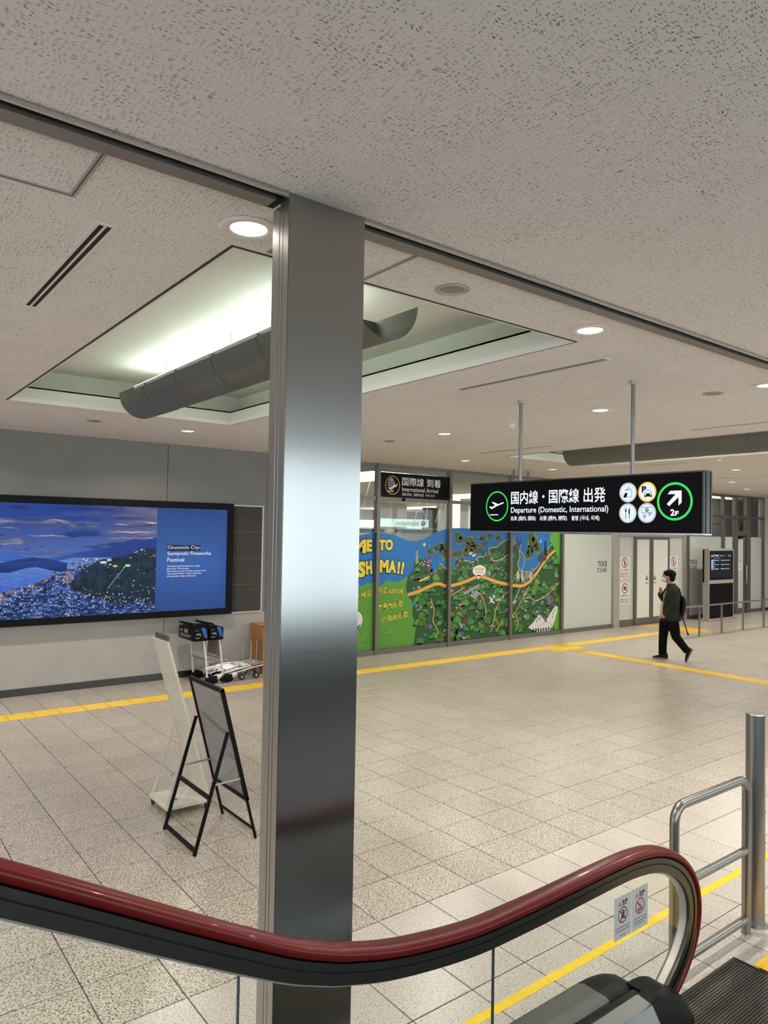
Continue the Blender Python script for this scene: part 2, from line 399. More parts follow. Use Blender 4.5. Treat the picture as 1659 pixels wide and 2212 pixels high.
# ================================================================== CEILING
RE = [(1.455, 3.98, 3.06, 8.34), (9.06, 11.45, 3.06, 8.34)]
HALLC = [(9.3, 11.2, 12.4, 18.0), (16.9, 19.2, 13.6, 20.5), (24.0, 26.5, 19.0, 34.0)]
holes = RE + HALLC + [(-7.5, -.35, -1.4, 2.2)]
xs = sorted(set([-9, 42]+[h[0] for h in holes]+[h[1] for h in holes])); ys = sorted(set([-4.2, 36]+[h[2] for h in holes]+[h[3] for h in holes]))
cb = MB()
for i in range(len(xs)-1):
    for j in range(len(ys)-1):
        cx = (xs[i]+xs[i+1])/2; cy = (ys[j]+ys[j+1])/2
        if any(h[0] < cx < h[1] and h[2] < cy < h[3] for h in holes): continue
        cb.box(xs[i], xs[i+1], ys[j], ys[j+1], CEIL, CEIL+.04)
ceiling = cb.build('ceiling', M['ceil'], fix=False); tag(ceiling, 'beige fissured acoustic board ceiling', 'ceiling', kind='structure')
def ring(x0, x1, y0, y1, w, z0, z1, mb=None):      # w > 0 outward
    mb = mb or MB()
    mb.box(x0-w, x1+w, y0-w, y0, z0, z1); mb.box(x0-w, x1+w, y1, y1+w, z0, z1); mb.box(x0-w, x0, y0, y1, z0, z1); mb.box(x1, x1+w, y0, y1, z0, z1); return mb
for (x0, x1, y0, y1) in RE+HALLC:
    ring(x0, x1, y0, y1, .012, CEIL+.04, CEIL+.165).build('recess_lip', M['cove'], ceiling)
    ring(x0, x1, y0, y1, -.010, CEIL-.004, CEIL+.045).build('recess_bead', M['trim_white'], ceiling)
    ring(x0, x1, y0, y1, .016, CEIL-.0025, CEIL+.001).build('recess_shadow_line', M['joint_dark'], ceiling)
    c = ring(x0, x1, y0, y1, .26, CEIL+.150, CEIL+.165); ring(x0-.24, x1+.24, y0-.24, y1+.24, .02, CEIL+.15, CEIL+.42, c)
    c.box(x0-.26, x1+.26, y0-.26, y1+.26, CEIL+.40, CEIL+.42); c.build('recess_cove', M['cove'], ceiling)
# shaft above the escalators
sh = ring(-7.5, -.35, -1.4, 2.2, .02, CEIL+.04, 7.2); sh.box(-7.6, -.3, -1.45, 2.25, 7.2, 7.22); sh.build('escalator_shaft', M['wall_plain'], ceiling)
# access hatches
def hatch(x0, x1, y0, y1):
    h = ring(x0, x1, y0, y1, -.026, CEIL-.003, CEIL+.002); h.build('hatch_frame', simple('hatch_grey', (.42,.40,.38), .5), ceiling)
    ring(x0+.012, x1-.012, y0+.012, y1-.012, -.004, CEIL-.0036, CEIL+.001).build('hatch_gap', M['joint_dark'], ceiling)
hatch(-.35, .742, 2.57, 3.012); hatch(1.60, 2.185, 2.57, 3.018)

# shutter rail in the ceiling
rail = thing('shutter_rail', 'long stainless shutter slot running across the ceiling over the yellow tape', 'rail', (0, 2.42, CEIL), kind='structure')
for x0, x1 in ((-9, 1.383), (1.746, 30)):
    MB().box(x0, x1, 0, .024, -.012, .01).build('slot_lip', M['steel'], rail)
    MB().box(x0, x1, .004, .010, -.0145, -.012).build('lip_edge', M['chrome'], rail)
    MB().box(x0, x1, .024, .054, -.002, .004).build('slot_gap', M['slot'], rail)
    MB().box(x0, x1 if x1 > 2 else x1-.03, .054, .132, -.022, .01).build('shutter_bar', M['bar_steel'], rail, bevel=.002, seg=1)
    MB().box(x0, x1 if x1 > 2 else x1-.03, .0535, .0545, -.022, -.010).build('bar_edge', M['chrome'], rail)

MB().box(1.350, 1.383, .054, .132, -.020, .01).build('slot_end', M['slot'], rail)
# ================================================================== COLUMN
colm = thing('shutter_column', 'tall brushed stainless column with shutter guide grooves in its side', 'column', (1.383, 2.42, 0))
B(.0008, .3622, 0, .003, 0, CEIL).build('front_cladding', M['steel_col'], colm)
B(0, .363, .003, .0448, 0, CEIL).build('side_cladding', M['steel_side'], colm, bevel=.001, seg=1)
B(0, .363, .0478, .0705, 0, CEIL-.012).build('guide_channel', M['steel_side'], colm, bevel=.001, seg=1)
B(0, .363, .0745, .130, 0, CEIL-.03).build('back_cladding', M['steel_side'], colm, bevel=.0015, seg=1)
B(.012, .351, .04, .09, 0, CEIL).build('guide_slot', M['slot'], colm)

# ================================================================== WALLS
YT = 10.93
wall = B(-9, 6.33, YT+.045, 11.2, 0, CEIL).build('wall_back', M['joint_dark']); tag(wall, 'grey panelled wall behind the big screen', 'wall', kind='structure')
px = [-9, -6.1, -3.54, -.97, 1.60, 4.18, 5.93, 6.33]
for a, b_ in zip(px[:-1], px[1:]):
    B(a+.004, b_-.004, YT, YT+.045, .966, CEIL).build('panel', M['wall'], wall, bevel=.002, seg=1)
    B(a+.004, b_-.004, YT, YT+.045, .10, .960).build('panel', M['wall_low'], wall, bevel=.002, seg=1)
bb = B(-9, 6.33, YT-.012, YT+.04, 0, .10).build('baseboard_back', M['steel_dark'], bevel=.002, seg=1); tag(bb, 'dark metal baseboard along the grey panelled wall', 'baseboard', kind='structure')
wr = B(24.28, 31, 10.97, 11.2, 0, CEIL).build('wall_right', M['wall_plain']); tag(wr, 'pale plaster wall past the far glass door', 'wall', kind='structure')
bb2 = B(24.28, 31, 10.95, 10.97, 0, .09).build('baseboard_right', M['steel_dark']); tag(bb2, 'dark baseboard along the pale plaster wall', 'baseboard', kind='structure')
we = B(31, 31.2, -4.2, 11.2, 0, CEIL).build('wall_end', M['wall_plain']); tag(we, 'pale end wall of the arrivals hall', 'wall', kind='structure')
wl = MB(); wl.box(-9.2,-9,-4.2,36,0,.8); wl.box(-9.2,-9,-4.2,36,3.3,CEIL+.04)  # wall out of view, its openings added to let in fill daylight
for k in range(14): wl.box(-9.2,-9,-4.2+3*k-.08,-4.2+3*k+.08,.8,3.3)
wl = wl.build('wall_left', M['wall_plain']); tag(wl, 'pale unseen side wall of the arrivals hall, with openings added for daylight', 'wall', kind='structure')
# front wall behind the viewer: dark plinth, window band
wf = MB(); wf.box(-9, 31, -4.4, -4.2, -.05, 1.05); wf.box(-9, 31, -4.4, -4.2, 3.45, CEIL+.04)
x = -9
while x < 31: wf.box(x-.06, x+.06, -4.4, -4.2, 1.05, 3.45); x += 2.5
wf = wf.build('wall_front', M['darkwall']); tag(wf, 'dark wall with a band of daylight windows', 'wall', kind='structure')
B(-9, 31, -4.31, -4.30, 1.05, 3.45).build('pane', M['glass'], wf)
wh = MB(); wh.box(-9, 42, 36, 36.2, 0, CEIL); wh = wh.build('wall_hall', M['wall_plain']); tag(wh, 'far pale wall of the hall behind the glass', 'wall', kind='structure')
wh2 = B(42, 42.2, 11.2, 36, 0, CEIL).build('wall_hall_side', M['wall_plain']); tag(wh2, 'far side wall of the hall behind the glass', 'wall', kind='structure')

# ================================================================== GLAZED PARTITION
YG = 11.0
def mullion(mb, x, w=.075, z0=0, z1=CEIL, y0=-.075, y1=.03): mb.box(x-w/2, x+w/2, YG+y0, YG+y1, z0, z1)
def bay(n, x0, x1, label, film_top=None, transom=True, right=False, lower=True, film='frost'):
    w = thing('window_%d' % n, label, 'window', kind='structure')
    mb = MB(); mullion(mb, x0); mb.build('mullion', M['alu'], w)
    if right: mb = MB(); mullion(mb, x1); mb.build('mullion', M['alu'], w)
    B(x0+.037, x1-.037, YG-.05, YG+.03, CEIL-.05, CEIL).build('head_rail', M['alu'], w)
    B(x0+.037, x1-.037, YG-.06, YG+.03, 0, .095).build('bottom_rail', M['alu'], w)
    if transom: B(x0+.037, x1-.037, YG-.05, YG+.03, 2.955, 3.02).build('transom', M['alu'], w)
    B(x0+.037, x1-.037, YG+.003, YG+.011, 3.02 if transom else (film_top or .095), CEIL-.05).build('upper_pane', M['glass_dim'], w)
    if transom: B(x0+.037, x1-.037, YG+.003, YG+.011, film_top or .095, 2.955).build('pane', M['glass_dim'], w)
    if film_top: B(x0+.037, x1-.037, YG+.001, YG+.011, .095, film_top).build('frosted_pane', M[film], w)
    return w
bay(1, 6.41, 8.33, 'tall glass bay beside the grey wall, left end of the mural')
bay(2, 8.33, 10.21, 'tall glass bay under the international arrival sign')
bay(3, 10.21, 12.07, 'tall glass bay with the middle of the map mural')
bay(4, 12.07, 13.87, 'tall glass bay with the right end of the map mural')
bay(5, 13.87, 15.93, 'wide frosted glass bay with reversed exit lettering beside the mural', 2.37)
bay(6, 19.50, 21.52, 'frosted glass bay with reversed exit lettering behind the flight information stand', 2.37)
bay(7, 21.52, 22.20, 'narrow frosted glass bay beside the hinged glass door', 2.37)
bay(8, 23.15, 24.10, 'frosted glass bay between the hinged door and the pale wall', 2.37, right=True)
trim = B(6.33, 24.28, YG-.03, YG+.05, CEIL-.018, CEIL-.001).build('trim_1', M['alu']); tag(trim, 'dark head trim where the glass partition meets the ceiling', 'trim', kind='structure')

# sliding door
dr = thing('door_1', 'automatic double sliding glass door in a light metal frame', 'door', kind='structure')
B(15.97, 16.21, YG-.035, YG+.06, 0, 2.43).build('jamb', M['alu_lt'], dr, bevel=.004, seg=1)
B(19.25, 19.46, YG-.035, YG+.06, 0, 2.43).build('jamb', M['alu_lt'], dr, bevel=.004, seg=1)
B(16.21, 19.25, YG-.065, YG+.06, 2.34, 2.43).build('header', M['alu_lt'], dr, bevel=.004, seg=1)
B(15.97, 19.46, YG, YG+.05, 2.43, CEIL).build('overpanel', M['glass_dim'], dr)
B(15.97, 19.46, YG-.04, YG+.05, 2.96, 3.03).build('transom', M['alu'], dr)
for a, b_ in ((16.21, 16.86), (18.52, 19.25)):
    B(a, b_, YG, YG+.01, .16, 2.34).build('side_light', M['frost'], dr)
    B(a, b_, YG-.03, YG+.02, 0, .16).build('side_light_rail', M['alu'], dr)
for a, b_ in ((16.86, 17.62), (17.63, 18.52)):
    lf = B(a+.09, b_-.07, YG-.045, YG-.035, .18, 2.26).build('leaf', M['frost_door'], dr)
    f = MB(); f.box(a, a+.09, YG-.06, YG-.02, 0.01, 2.33); f.box(b_-.07, b_, YG-.06, YG-.02, .01, 2.33); f.box(a+.09, b_-.07, YG-.06, YG-.02, .01, .18); f.box(a+.09, b_-.07, YG-.06, YG-.02, 2.26, 2.33)
    f.build('leaf_frame', M['alu'], lf)
B(16.21, 19.25, YG-.10, YG+.06, -.005, .004).build('threshold', M['steel'], dr)
# hinged door
d2 = thing('door_2', 'hinged glass door with dark frame, door closer and long pull handle', 'door', kind='structure')
f = MB(); f.box(22.20, 22.36, YG-.08, YG+.04, 0, CEIL); f.box(22.93, 23.13, YG-.08, YG+.04, 0, CEIL); f.box(22.36, 22.93, YG-.08, YG+.04, 2.42, 2.56); f.box(22.36, 22.93, YG-.06, YG+.04, 2.96, 3.03)
f.build('door_frame', M['alu'], d2)
lf = B(22.38, 22.80, YG-.02, YG-.01, .16, 2.32).build('leaf', M['frost'], d2)
f = MB(); f.box(22.80, 22.92, YG-.04, YG, 0.01, 2.41); f.box(22.365, 22.38, YG-.04, YG, .01, 2.41); f.box(22.38, 22.80, YG-.04, YG, .01, .16); f.box(22.38, 22.80, YG-.04, YG, 2.32, 2.41); f.build('leaf_frame', M['alu'], lf)
MB().tube([(22.86, YG-.05, .92), (22.86, YG-.10, .94), (22.86, YG-.10, 1.48), (22.86, YG-.05, 1.5)], .018, 8).build('handle', M['chrome'], d2, smooth=40)
h = MB(); h.box(22.40, 22.60, YG-.10, YG-.04, 2.33, 2.40); h.bar((22.60, YG-.07, 2.37), (22.85, YG-.09, 2.41), .02, .012); h.build('door_closer', M['black'], d2)
B(22.52, 22.58, YG-.1, YG-.08, 2.56, 2.74).build('sensor', M['black'], d2)
B(22.36, 22.93, YG+.003, YG+.01, 2.56, CEIL-.03).build('upper_pane', M['glass_dim'], d2)

# ================================================================== HALL BEHIND THE GLASS
cw = B(16.6, 42, 12.6, 12.8, 0, CEIL).build('wall_corridor', simple('corridor_wall', (.33,.32,.30), .6)); tag(cw, 'grey wall seen through the upper glass above the doors', 'wall', kind='structure')
for k in range(5):
    B(17.6+1.5*k, 17.625+1.5*k, 12.59, 12.6, 2.3, CEIL).build('panel_joint', M['joint_dark'], cw)
B(17, 27, 12.59, 12.6, 2.80, 2.82).build('panel_joint', M['joint_dark'], cw)
bt = thing('information_booth', 'low beige booth with a dark top strip behind the glass partition', 'booth', (0, 14.2, 0))
B(6.5, 15.4, 0, .25, 0, 2.34).build('booth_wall', simple('booth_beige', (.52,.49,.42), .6), bt)
B(6.5, 11.0, -.02, .26, 2.34, 2.42).build('top_strip', M['steel_dark'], bt); B(11.55, 12.4, -.02, .26, 2.34, 2.42).build('top_strip', M['steel_dark'], bt); B(12.4, 15.4, -.02, .26, 2.34, 2.36).build('top_strip', M['alu_lt'], bt)
B(6.5, 15.4, -.03, .0, 2.425, 2.445).build('rail', M['chrome'], bt)
for (x, y, w, d) in ((16.75, 18.2, .72, .5), (12.6, 20.5, .9, .7), (20.3, 26, 1.2, 1.0), (23.5, 24, 1.0, 1.0)):
    p = B(x, x+w, y, y+d, 0, CEIL).build('hall_pillar', M['trim_white'], bevel=.05, seg=3); tag(p, 'square white pillar standing in the hall behind the glass', 'pillar', 'white pillars in the far hall')
tag(B(14.32, 14.78, 16.4, 16.6, 0, 3.1).build('partition_screen', M['darkwall']), 'dark partition screen behind the information booth', 'partition')
for k, (x, y, w) in enumerate(((17.0, 28.5, 2.6), (22.5, 33, 3.4), (27.5, 35.9, 4.0), (13.0, 27, 1.5))):
    t = thing('display_panel', 'pale backlit display panel on a dark plinth deep in the hall', 'display panel', (x, y, 0), group='backlit panels in the far hall')
    B(0, w, 0, .04, 1.6, 3.0).build('lit_face', emit('lit_panel_%d' % k, (.85,.95,1.0), .75), t); B(0, w, 0, .06, 0, 1.6).build('plinth', M['darkwall'], t)
for (x0, x1, y0, y1) in HALLC:
    o = B((x0+x1)/2-.5, (x0+x1)/2+.5, y0+.3, y1-.3, CEIL+.05, CEIL+.12).build('light_strip', M['hall_light']); tag(o, 'long white light strip in a ceiling cove of the far hall', 'ceiling light', 'hall light strips')
o = B(17.2, 24.0, 11.75, 11.95, CEIL-.03, CEIL-.001).build('light_strip', M['hall_light']); tag(o, 'added light strip brightening the corridor behind the upper glass of the doors', 'ceiling light')  # added lamp, brightens the corridor wall that got no light
rnd = random.Random(5)
hd = thing('hanging_decoration', 'thin white decoration cords hanging in the hall behind the glass', 'decoration', (11.5, 13.2, CEIL))
for k in range(16):
    x = 8.6+.42*k+rnd.uniform(-.1,.1); y = 12.6+rnd.uniform(0,1.1)
    a = (x+rnd.uniform(-.5,.5), y, CEIL); b_ = (x, y, 2.5+rnd.uniform(-.08,.1))
    c = MB().tube([a, ((a[0]+b_[0])/2+.01, y, (a[2]+b_[2])/2), b_], .006, 5).build('cord', M['trim_white'], hd); c.location = (-11.5, -13.2, -CEIL)

mat_ = B(1.6, 9.5, -4.2, .35, -.001, .006).build('reflection_mat', M['darkwall']); tag(mat_, 'dark mat added out of view to darken the column reflection', 'mat', kind='structure')  # unseen dark surface added so the lower column reflects something dark
# ================================================================== CEILING FIXTURES
def downlight_proto():
    t = thing('downlight', 'round recessed downlight with a wide white trim ring', 'downlight', (0, 0, CEIL), group='lit round downlights in the ceiling')
    MB().lathe([(.128,-.001),(.130,-.003),(.122,-.008),(.086,-.007),(.080,-.002)], 32, cap0=False, cap1=False).build('trim_ring', M['trim_white'], t, smooth=40)
    MB().lathe([(.0805,-.0025),(.05,-.0035)], 32, cap0=False).build('lens', M['lens'], t)
    la = bpy.data.lights.new('downlight_lamp', 'AREA'); la.shape = 'DISK'; la.size = .14; la.energy = DOWN_W; la.color = (1.0, .93, .85); la.spread = math.radians(150)
    lo = newobj('lamp', la, t); lo.location = (0, 0, -.006)
    return t
D0 = downlight_proto()
spots = [(1.417,2.83),(3.826,2.82),(6.345,2.85),(6.375,4.56),(6.44,7.04),(3.81,9.28),(1.3,9.28),(9.107,9.39),(11.52,9.36),(13.87,6.82),(13.9,2.83),(14.0,9.36),(16.8,8.37),(16.8,4.6),(8.95,1.2),(6.4,.6),(1.42,-1.6),(11.6,1.0),(19.5,9.3),(19.5,6.5),(22.5,9.3),(22.5,6.0),(-1.2,9.28),(-1.2,5.6),(-1.0,2.83)]  # downlights out of view left and near the camera are added for illumination
D0.location = (*spots[0], CEIL)
D0['label'] = 'lit round downlight with white ring beside the top of the stainless column'
named = {(3.826,2.82): 'lit round downlight between the shutter rail and the corner of the trough light recess', (6.375,4.56): 'lit round downlight beside the pole of the departure sign', (6.44,7.04): 'lit round downlight in the ceiling in front of the map mural', (3.81,9.28): 'small lit downlight in the ceiling above the wide screen', (9.107,9.39): 'lit downlight next to the ceiling above the arrival sign', (11.52,9.36): 'lit downlight above the small sign behind the departure sign', (13.87,6.82): 'lit downlight in the ceiling above the walking person', (6.345,2.85): 'lit downlight next to the shutter rail past the departure sign'}
for s in spots[1:]: dup(D0, (*s, CEIL), label=named.get(s, 'round recessed downlight with a wide white trim ring'))
# unlit round fixtures
sp = thing('ceiling_speaker', 'unlit round ceiling fitting with a grey recessed centre', 'ceiling speaker', (2.628,2.828,CEIL), group='unlit round ceiling fittings')
MB().lathe([(.090,0),(.092,-.004),(.082,-.008),(.066,-.004),(.062,0.0)], 28, cap0=False, cap1=False).build('ring', M['alu_lt'], sp, smooth=40)
MB().lathe([(.064,-.001),(.03,-.002)], 28, cap0=False).build('centre', simple('speaker_grey', (.30,.29,.26), .6), sp)
sp['label'] = 'unlit round ceiling fitting between the shutter rail and the trough light recess'
for p, l in (((2.58,9.24),'unlit round ceiling fitting above the wide screen'),((6.406,8.18),'unlit round ceiling fitting in front of the arrival sign'),((6.36,3.34),'unlit round ceiling fitting past the departure sign poles'),((13.9,5.3),'unlit round ceiling fitting beyond the far light recess')): dup(sp, (*p, CEIL), label=l)
for (x, y, l) in ((6.434,5.853,'small white surveillance camera on the ceiling above the departure sign'),(11.597,5.986,'small white smoke detector on the ceiling beside the far light recess')):
    t = thing('ceiling_sensor', l, 'ceiling sensor', (x, y, CEIL))
    MB().lathe([(.055,0),(.055,-.012),(.045,-.022)], 20).build('base', M['trim_white'], t, smooth=30)
    MB().lathe([(.034,-.022),(.034,-.05),(.02,-.062)], 16).build('head', M['trim_white'], t, smooth=30)
    MB().lathe([(.012,-.062),(.010,-.066)], 10).build('eye', M['black'], t)
# linear air slots
def slot_vent(x, y0, y1, lab):
    t = thing('air_slot', lab, 'air vent', (x, y0, CEIL), group='linear air diffusers in the ceiling'); n = y1-y0
    fr = MB(); w = .045
    fr.box(-w,-w+.018,0,n,-.003,.0005); fr.box(w-.018,w,0,n,-.003,.0005); fr.box(-.006,.006,0,n,-.003,.0005); fr.box(-w,w,-.02,0,-.003,.0005); fr.box(-w,w,n,n+.02,-.003,.0005)
    fr.build('frame', M['trim_white'], t)
    for s in (-1, 1): B(s*.0165-.0107, s*.0165+.0107, 0, n, -.0025, .0002).build('slot', M['slot'], t)
for x, a, b_, lab in ((.922,3.21,4.67,'double slot air diffuser between the ceiling hatch and the trough light recess'),(4.545,3.21,4.77,'double slot air diffuser between the trough light recess and the departure sign poles'),(8.43,6.87,8.35,'double slot air diffuser beside the corner of the far light recess'),(8.35,3.2,4.65,'double slot air diffuser along the long side of the far light recess'),(12.0,6.76,8.13,'double slot air diffuser beyond the far light recess'),(12.0,3.2,4.65,'double slot air diffuser beyond the far light recess, toward the shutter rail'),(15.6,6.8,8.3,'double slot air diffuser above the guard rail')): slot_vent(x, a, b_, lab)
# perforated trough luminaires in the recesses
def trough(x0, x1):
    cx = (x0+x1)/2; t = thing('trough_light', 'half round perforated metal uplight hanging in the ceiling recess', 'luminaire', (cx, 0, 3.80)); r = .255; ya, yb = 3.52, 7.92; n = 14
    ds = [0, .45, 1.25, 2.05, 2.85, 3.65, 4.40]
    for a, b_ in zip(ds[:-1], ds[1:]):
        mb = MB(); k = 0
        for R0, R1 in ((r, r*.997),):
            vs = []
            for yy, RR in ((ya+a, r*1.0), (ya+b_-.001, r*.985)):
                for rr in (RR, RR-.003):
                    for i in range(n+1):
                        th = PI+PI*i/n; vs.append((rr*math.cos(th), yy, rr*math.sin(th)))
            m_ = n+1; fs = []
            for i in range(n):
                fs += [(i, i+1, 2*m_+i+1, 2*m_+i), (m_+i+1, m_+i, 3*m_+i, 3*m_+i+1), (i+1, i, m_+i, m_+i+1), (2*m_+i, 2*m_+i+1, 3*m_+i+1, 3*m_+i)]
            fs += [(0, 2*m_, 3*m_, m_), (n, m_+n, 3*m_+n, 2*m_+n)]
            mb.add(vs, fs)
        mb.build('trough_segment', M['perf'], t, smooth=50)
    for a in ds[1:-1]:
        mb = MB()
        vs = [((r-.004)*math.cos(PI+PI*i/n), ya+a, (r-.004)*math.sin(PI+PI*i/n)) for i in range(n+1)] + [((r-.05)*math.cos(PI+PI*i/n), ya+a, (r-.05)*math.sin(PI+PI*i/n)) for i in range(n+1)]
        if a in (ds[1], ds[-2]): vs[n+1:] = [(x, ya+a, 0.0) for x, y, z in vs[:n+1]]
        vs += [(x, y+.004, z) for x, y, z in vs]; m_ = n+1; fs = []
        for i in range(n): fs += [(i, i+1, m_+i+1, m_+i), (2*m_+i+1, 2*m_+i, 3*m_+i, 3*m_+i+1)]
        mb.add(vs, fs); mb.build('rib', M['perf'], t)
    for a, b_ in ((.55,1.75),(1.80,3.0),(3.05,4.25)):
        for s in (-.13, .13): MB().tube([(s, ya+a, .055), (s, ya+b_, .055)], .018, 8).build('tube', M['tube'], t, smooth=40)
    for a in (.7, 2.2, 3.7): MB().tube([(0, ya+a, -.22), (0, ya+a, .26)], .006, 6).build('hanger', M['alu_lt'], t)
    B(-.17, .17, ya+.5, ya+4.3, -.005, .02).build('tube_tray', M['white_metal'], t)
    return t
trough(*RE[0][:2]); t2 = trough(*RE[1][:2]); t2['label'] = 'half round perforated metal uplight in the recess past the departure sign'; 

# ================================================================== FLAT PRINT HELPERS
class Print(MB):
    def __init__(s, O, U, V, step=.0004):
        super().__init__(); s.O = Vector(O); s.U = Vector(U); s.V = Vector(V); s.Nn = s.U.cross(s.V).normalized(); s.step = step; s.n = 0
    def P(s, u, v, l): return s.O + s.U*u + s.V*v + s.Nn*(l*s.step)
    def poly(s, pts, col, l=0):
        from mathutils.geometry import tessellate_polygon
        vs = [s.P(u, v, l) for u, v in pts]
        tris = tessellate_polygon([[Vector((u, v, 0)) for u, v in pts]])
        fs = []
        for t in tris:
            a, b_, c = [pts[i] for i in t]
            ar = (b_[0]-a[0])*(c[1]-a[1])-(b_[1]-a[1])*(c[0]-a[0])
            fs.append(tuple(t) if ar > 0 else tuple(t)[::-1])
        s.add(vs, fs, col)
    def rect(s, u0, u1, v0, v1, col, l=0): s.add([s.P(u0,v0,l), s.P(u1,v0,l), s.P(u1,v1,l), s.P(u0,v1,l)], [(0,1,2,3)], col)
    def disc(s, u, v, r, col, l=0, ry=None, n=28):
        ry = ry or r; s.add([s.P(u+r*math.cos(2*PI*k/n), v+ry*math.sin(2*PI*k/n), l) for k in range(n)], [tuple(range(n))], col)
    def ann(s, u, v, r0, r1, col, l=0, n=40):
        vs = [s.P(u+r*math.cos(2*PI*k/n), v+r*math.sin(2*PI*k/n), l) for r in (r0, r1) for k in range(n)]
        s.add(vs, [(k, n+k, n+(k+1) % n, (k+1) % n) for k in range(n)], col)
    def line(s, pts, w, col, l=0):
        pts = [Vector((a, b_)) for a, b_ in pts]; vs = []
        for i, p in enumerate(pts):
            d = (pts[min(i+1, len(pts)-1)]-pts[max(i-1, 0)]).normalized(); nn = Vector((-d.y, d.x))*w/2
            vs += [s.P(p.x-nn.x, p.y-nn.y, l), s.P(p.x+nn.x, p.y+nn.y, l)]
        s.add(vs, [(2*i, 2*i+2, 2*i+3, 2*i+1) for i in range(len(pts)-1)], col)
    def text(s, st, u0, v0, u1, v1, col, l=0, bold=0.0, mirror=False, rot=0, bb=None):
        vs, fs = text_mesh(st, bold)
        if bb is None: bb = text_bbox(st)
        kx = (u1-u0)/(bb[1]-bb[0]); ky = (v1-v0)/(bb[3]-bb[2]); out = []; cu, cv = (u0+u1)/2, (v0+v1)/2
        for x, y in vs:
            u = u0+(x-bb[0])*kx; v = v0+(y-bb[2])*ky
            if mirror: u = u0+u1-u
            if rot:
                du, dv = u-cu, v-cv; u = cu+du*math.cos(rot)-dv*math.sin(rot); v = cv+du*math.sin(rot)+dv*math.cos(rot)
            out.append(s.P(u, v, l))
        s.add(out, [f[::-1] if mirror else f for f in fs], col)
_tc = {}
def text_mesh(st, bold=0.0):
    k = (st, bold)
    if k in _tc: return _tc[k]
    cu = bpy.data.curves.new('t', 'FONT'); cu.body = st; cu.size = 1; cu.offset = bold; cu.resolution_u = 3; cu.fill_mode = 'FRONT'
    ob = bpy.data.objects.new('t', cu); COL.objects.link(ob); bpy.context.view_layer.update()
    me = bpy.data.meshes.new_from_object(ob.evaluated_get(bpy.context.evaluated_depsgraph_get()))
    vs = [(v.co.x, v.co.y) for v in me.vertices]; fs = []
    for p in me.polygons:
        f = tuple(p.vertices); a, b_, c = [vs[i] for i in f[:3]]
        fs.append(f if p.normal.z > 0 else f[::-1])
    bpy.data.objects.remove(ob); bpy.data.curves.remove(cu); bpy.data.meshes.remove(me)
    _tc[k] = (vs, fs); return _tc[k]
def text_bbox(st):
    vs, _ = text_mesh(st, 0.0)
    xs_ = [v[0] for v in vs]; ys_ = [v[1] for v in vs]; return min(xs_), max(xs_), min(ys_), max(ys_)
WHITE = (.80,.86,.95); GREEN = (.04,.62,.10); BLK = (.003,.003,.004)

# ================================================================== HANGING DEPARTURE SIGN
SX = 5.30; sg = thing('hanging_sign', 'long black lit departure sign hanging from two ceiling poles', 'sign', (SX, 4.11, 2.36))
def sgB(x0, x1, y0, y1, z0, z1): return B(x0-SX, x1-SX, y0-4.11, y1-4.11, z0-2.36, z1-2.36)
sgB(5.302, 5.408, 2.86, 5.36, 2.375, 2.85).build('sign_box', M['black'], sg)
f = MB()
for (x0,x1,y0,y1,z0,z1) in ((5.296,5.412,2.846,5.374,2.85,2.862),(5.296,5.412,2.846,2.862,2.372,2.85),(5.296,5.412,5.36,5.374,2.372,2.85)): f.box(x0-SX,x1-SX,y0-4.11,y1-4.11,z0-2.36,z1-2.36)
f.build('edge_frame', M['steel_dark'], sg)
sgB(5.292, 5.412, 2.846, 5.374, 2.362, 2.374).build('bottom_edge', M['chrome'], sg)
for x0, x1 in ((5.316,5.324),(5.385,5.392)): sgB(x0, x1, 2.843, 2.848, 2.375, 2.85).build('end_groove', M['slot'], sg)
for y in (4.755, 3.51):
    MB().tube([(5.36-SX, y-4.11, 2.862-2.36), (5.36-SX, y-4.11, CEIL-2.36-.003)], .017, 14).build('pole', M['steel_v'], sg, smooth=40)
    MB().lathe([(.03,CEIL-2.36-.03),(.032,CEIL-2.36-.028),(.032,CEIL-2.36-.001)], 18, (5.36-SX, y-4.11, 0)).build('pole_flange', M['alu_lt'], sg, smooth=30)
pr = Print((5.2975-SX, 5.365-4.11, -2.36), (0,-1,0), (0,0,1)); pr.rect(.012, 2.497, 2.378, 2.848, BLK, 0)
pr.ann(.365, 2.621, .137, .151, GREEN, 1)
W = WHITE
pl = [(0.0,.42),(.06,.44),(.155,.36),(.42,.50),(.17,.78),(.26,.80),(.63,.60),(.88,.73),(.97,.745),(1.0,.70),(.97,.655),(.50,.42),(.20,.20),(.13,.22)]
pr.poly([(.258+.20*a, 2.588+.12*(b_-.15)) for a, b_ in pl], W, 1); pr.rect(.270,.384,2.531,2.540,W,1)
pr.text('国内線', .554, 2.637, .889, 2.762, W, 1, .012); pr.disc(.955, 2.702, .013, W, 1)
pr.text('国際線', 1.021, 2.637, 1.357, 2.763, W, 1, .012); pr.text('出発', 1.409, 2.637, 1.632, 2.765, W, 1, .012)
pr.text('Departure (Domestic, International)', .553, 2.537, 1.663, 2.607, W, 1, .008)
pr.text('出发 (国内, 国际)', .553, 2.472, .866, 2.520, W, 1, .012); pr.text('出發 (國內, 國際)', .917, 2.472, 1.228, 2.520, W, 1, .012); pr.text('출발 (국내, 국제)', 1.279, 2.472, 1.575, 2.520, W, 1, .012)
LB = (.62,.72,.82); GR = (.42,.47,.46)
for (u, v, rim) in ((1.855,2.710,GR),(2.033,2.709,(.85,.45,.05)),(1.854,2.5375,GR),(2.032,2.538,GR)):
    pr.disc(u, v, .083, rim, 1); pr.disc(u, v, .070, LB, 2)
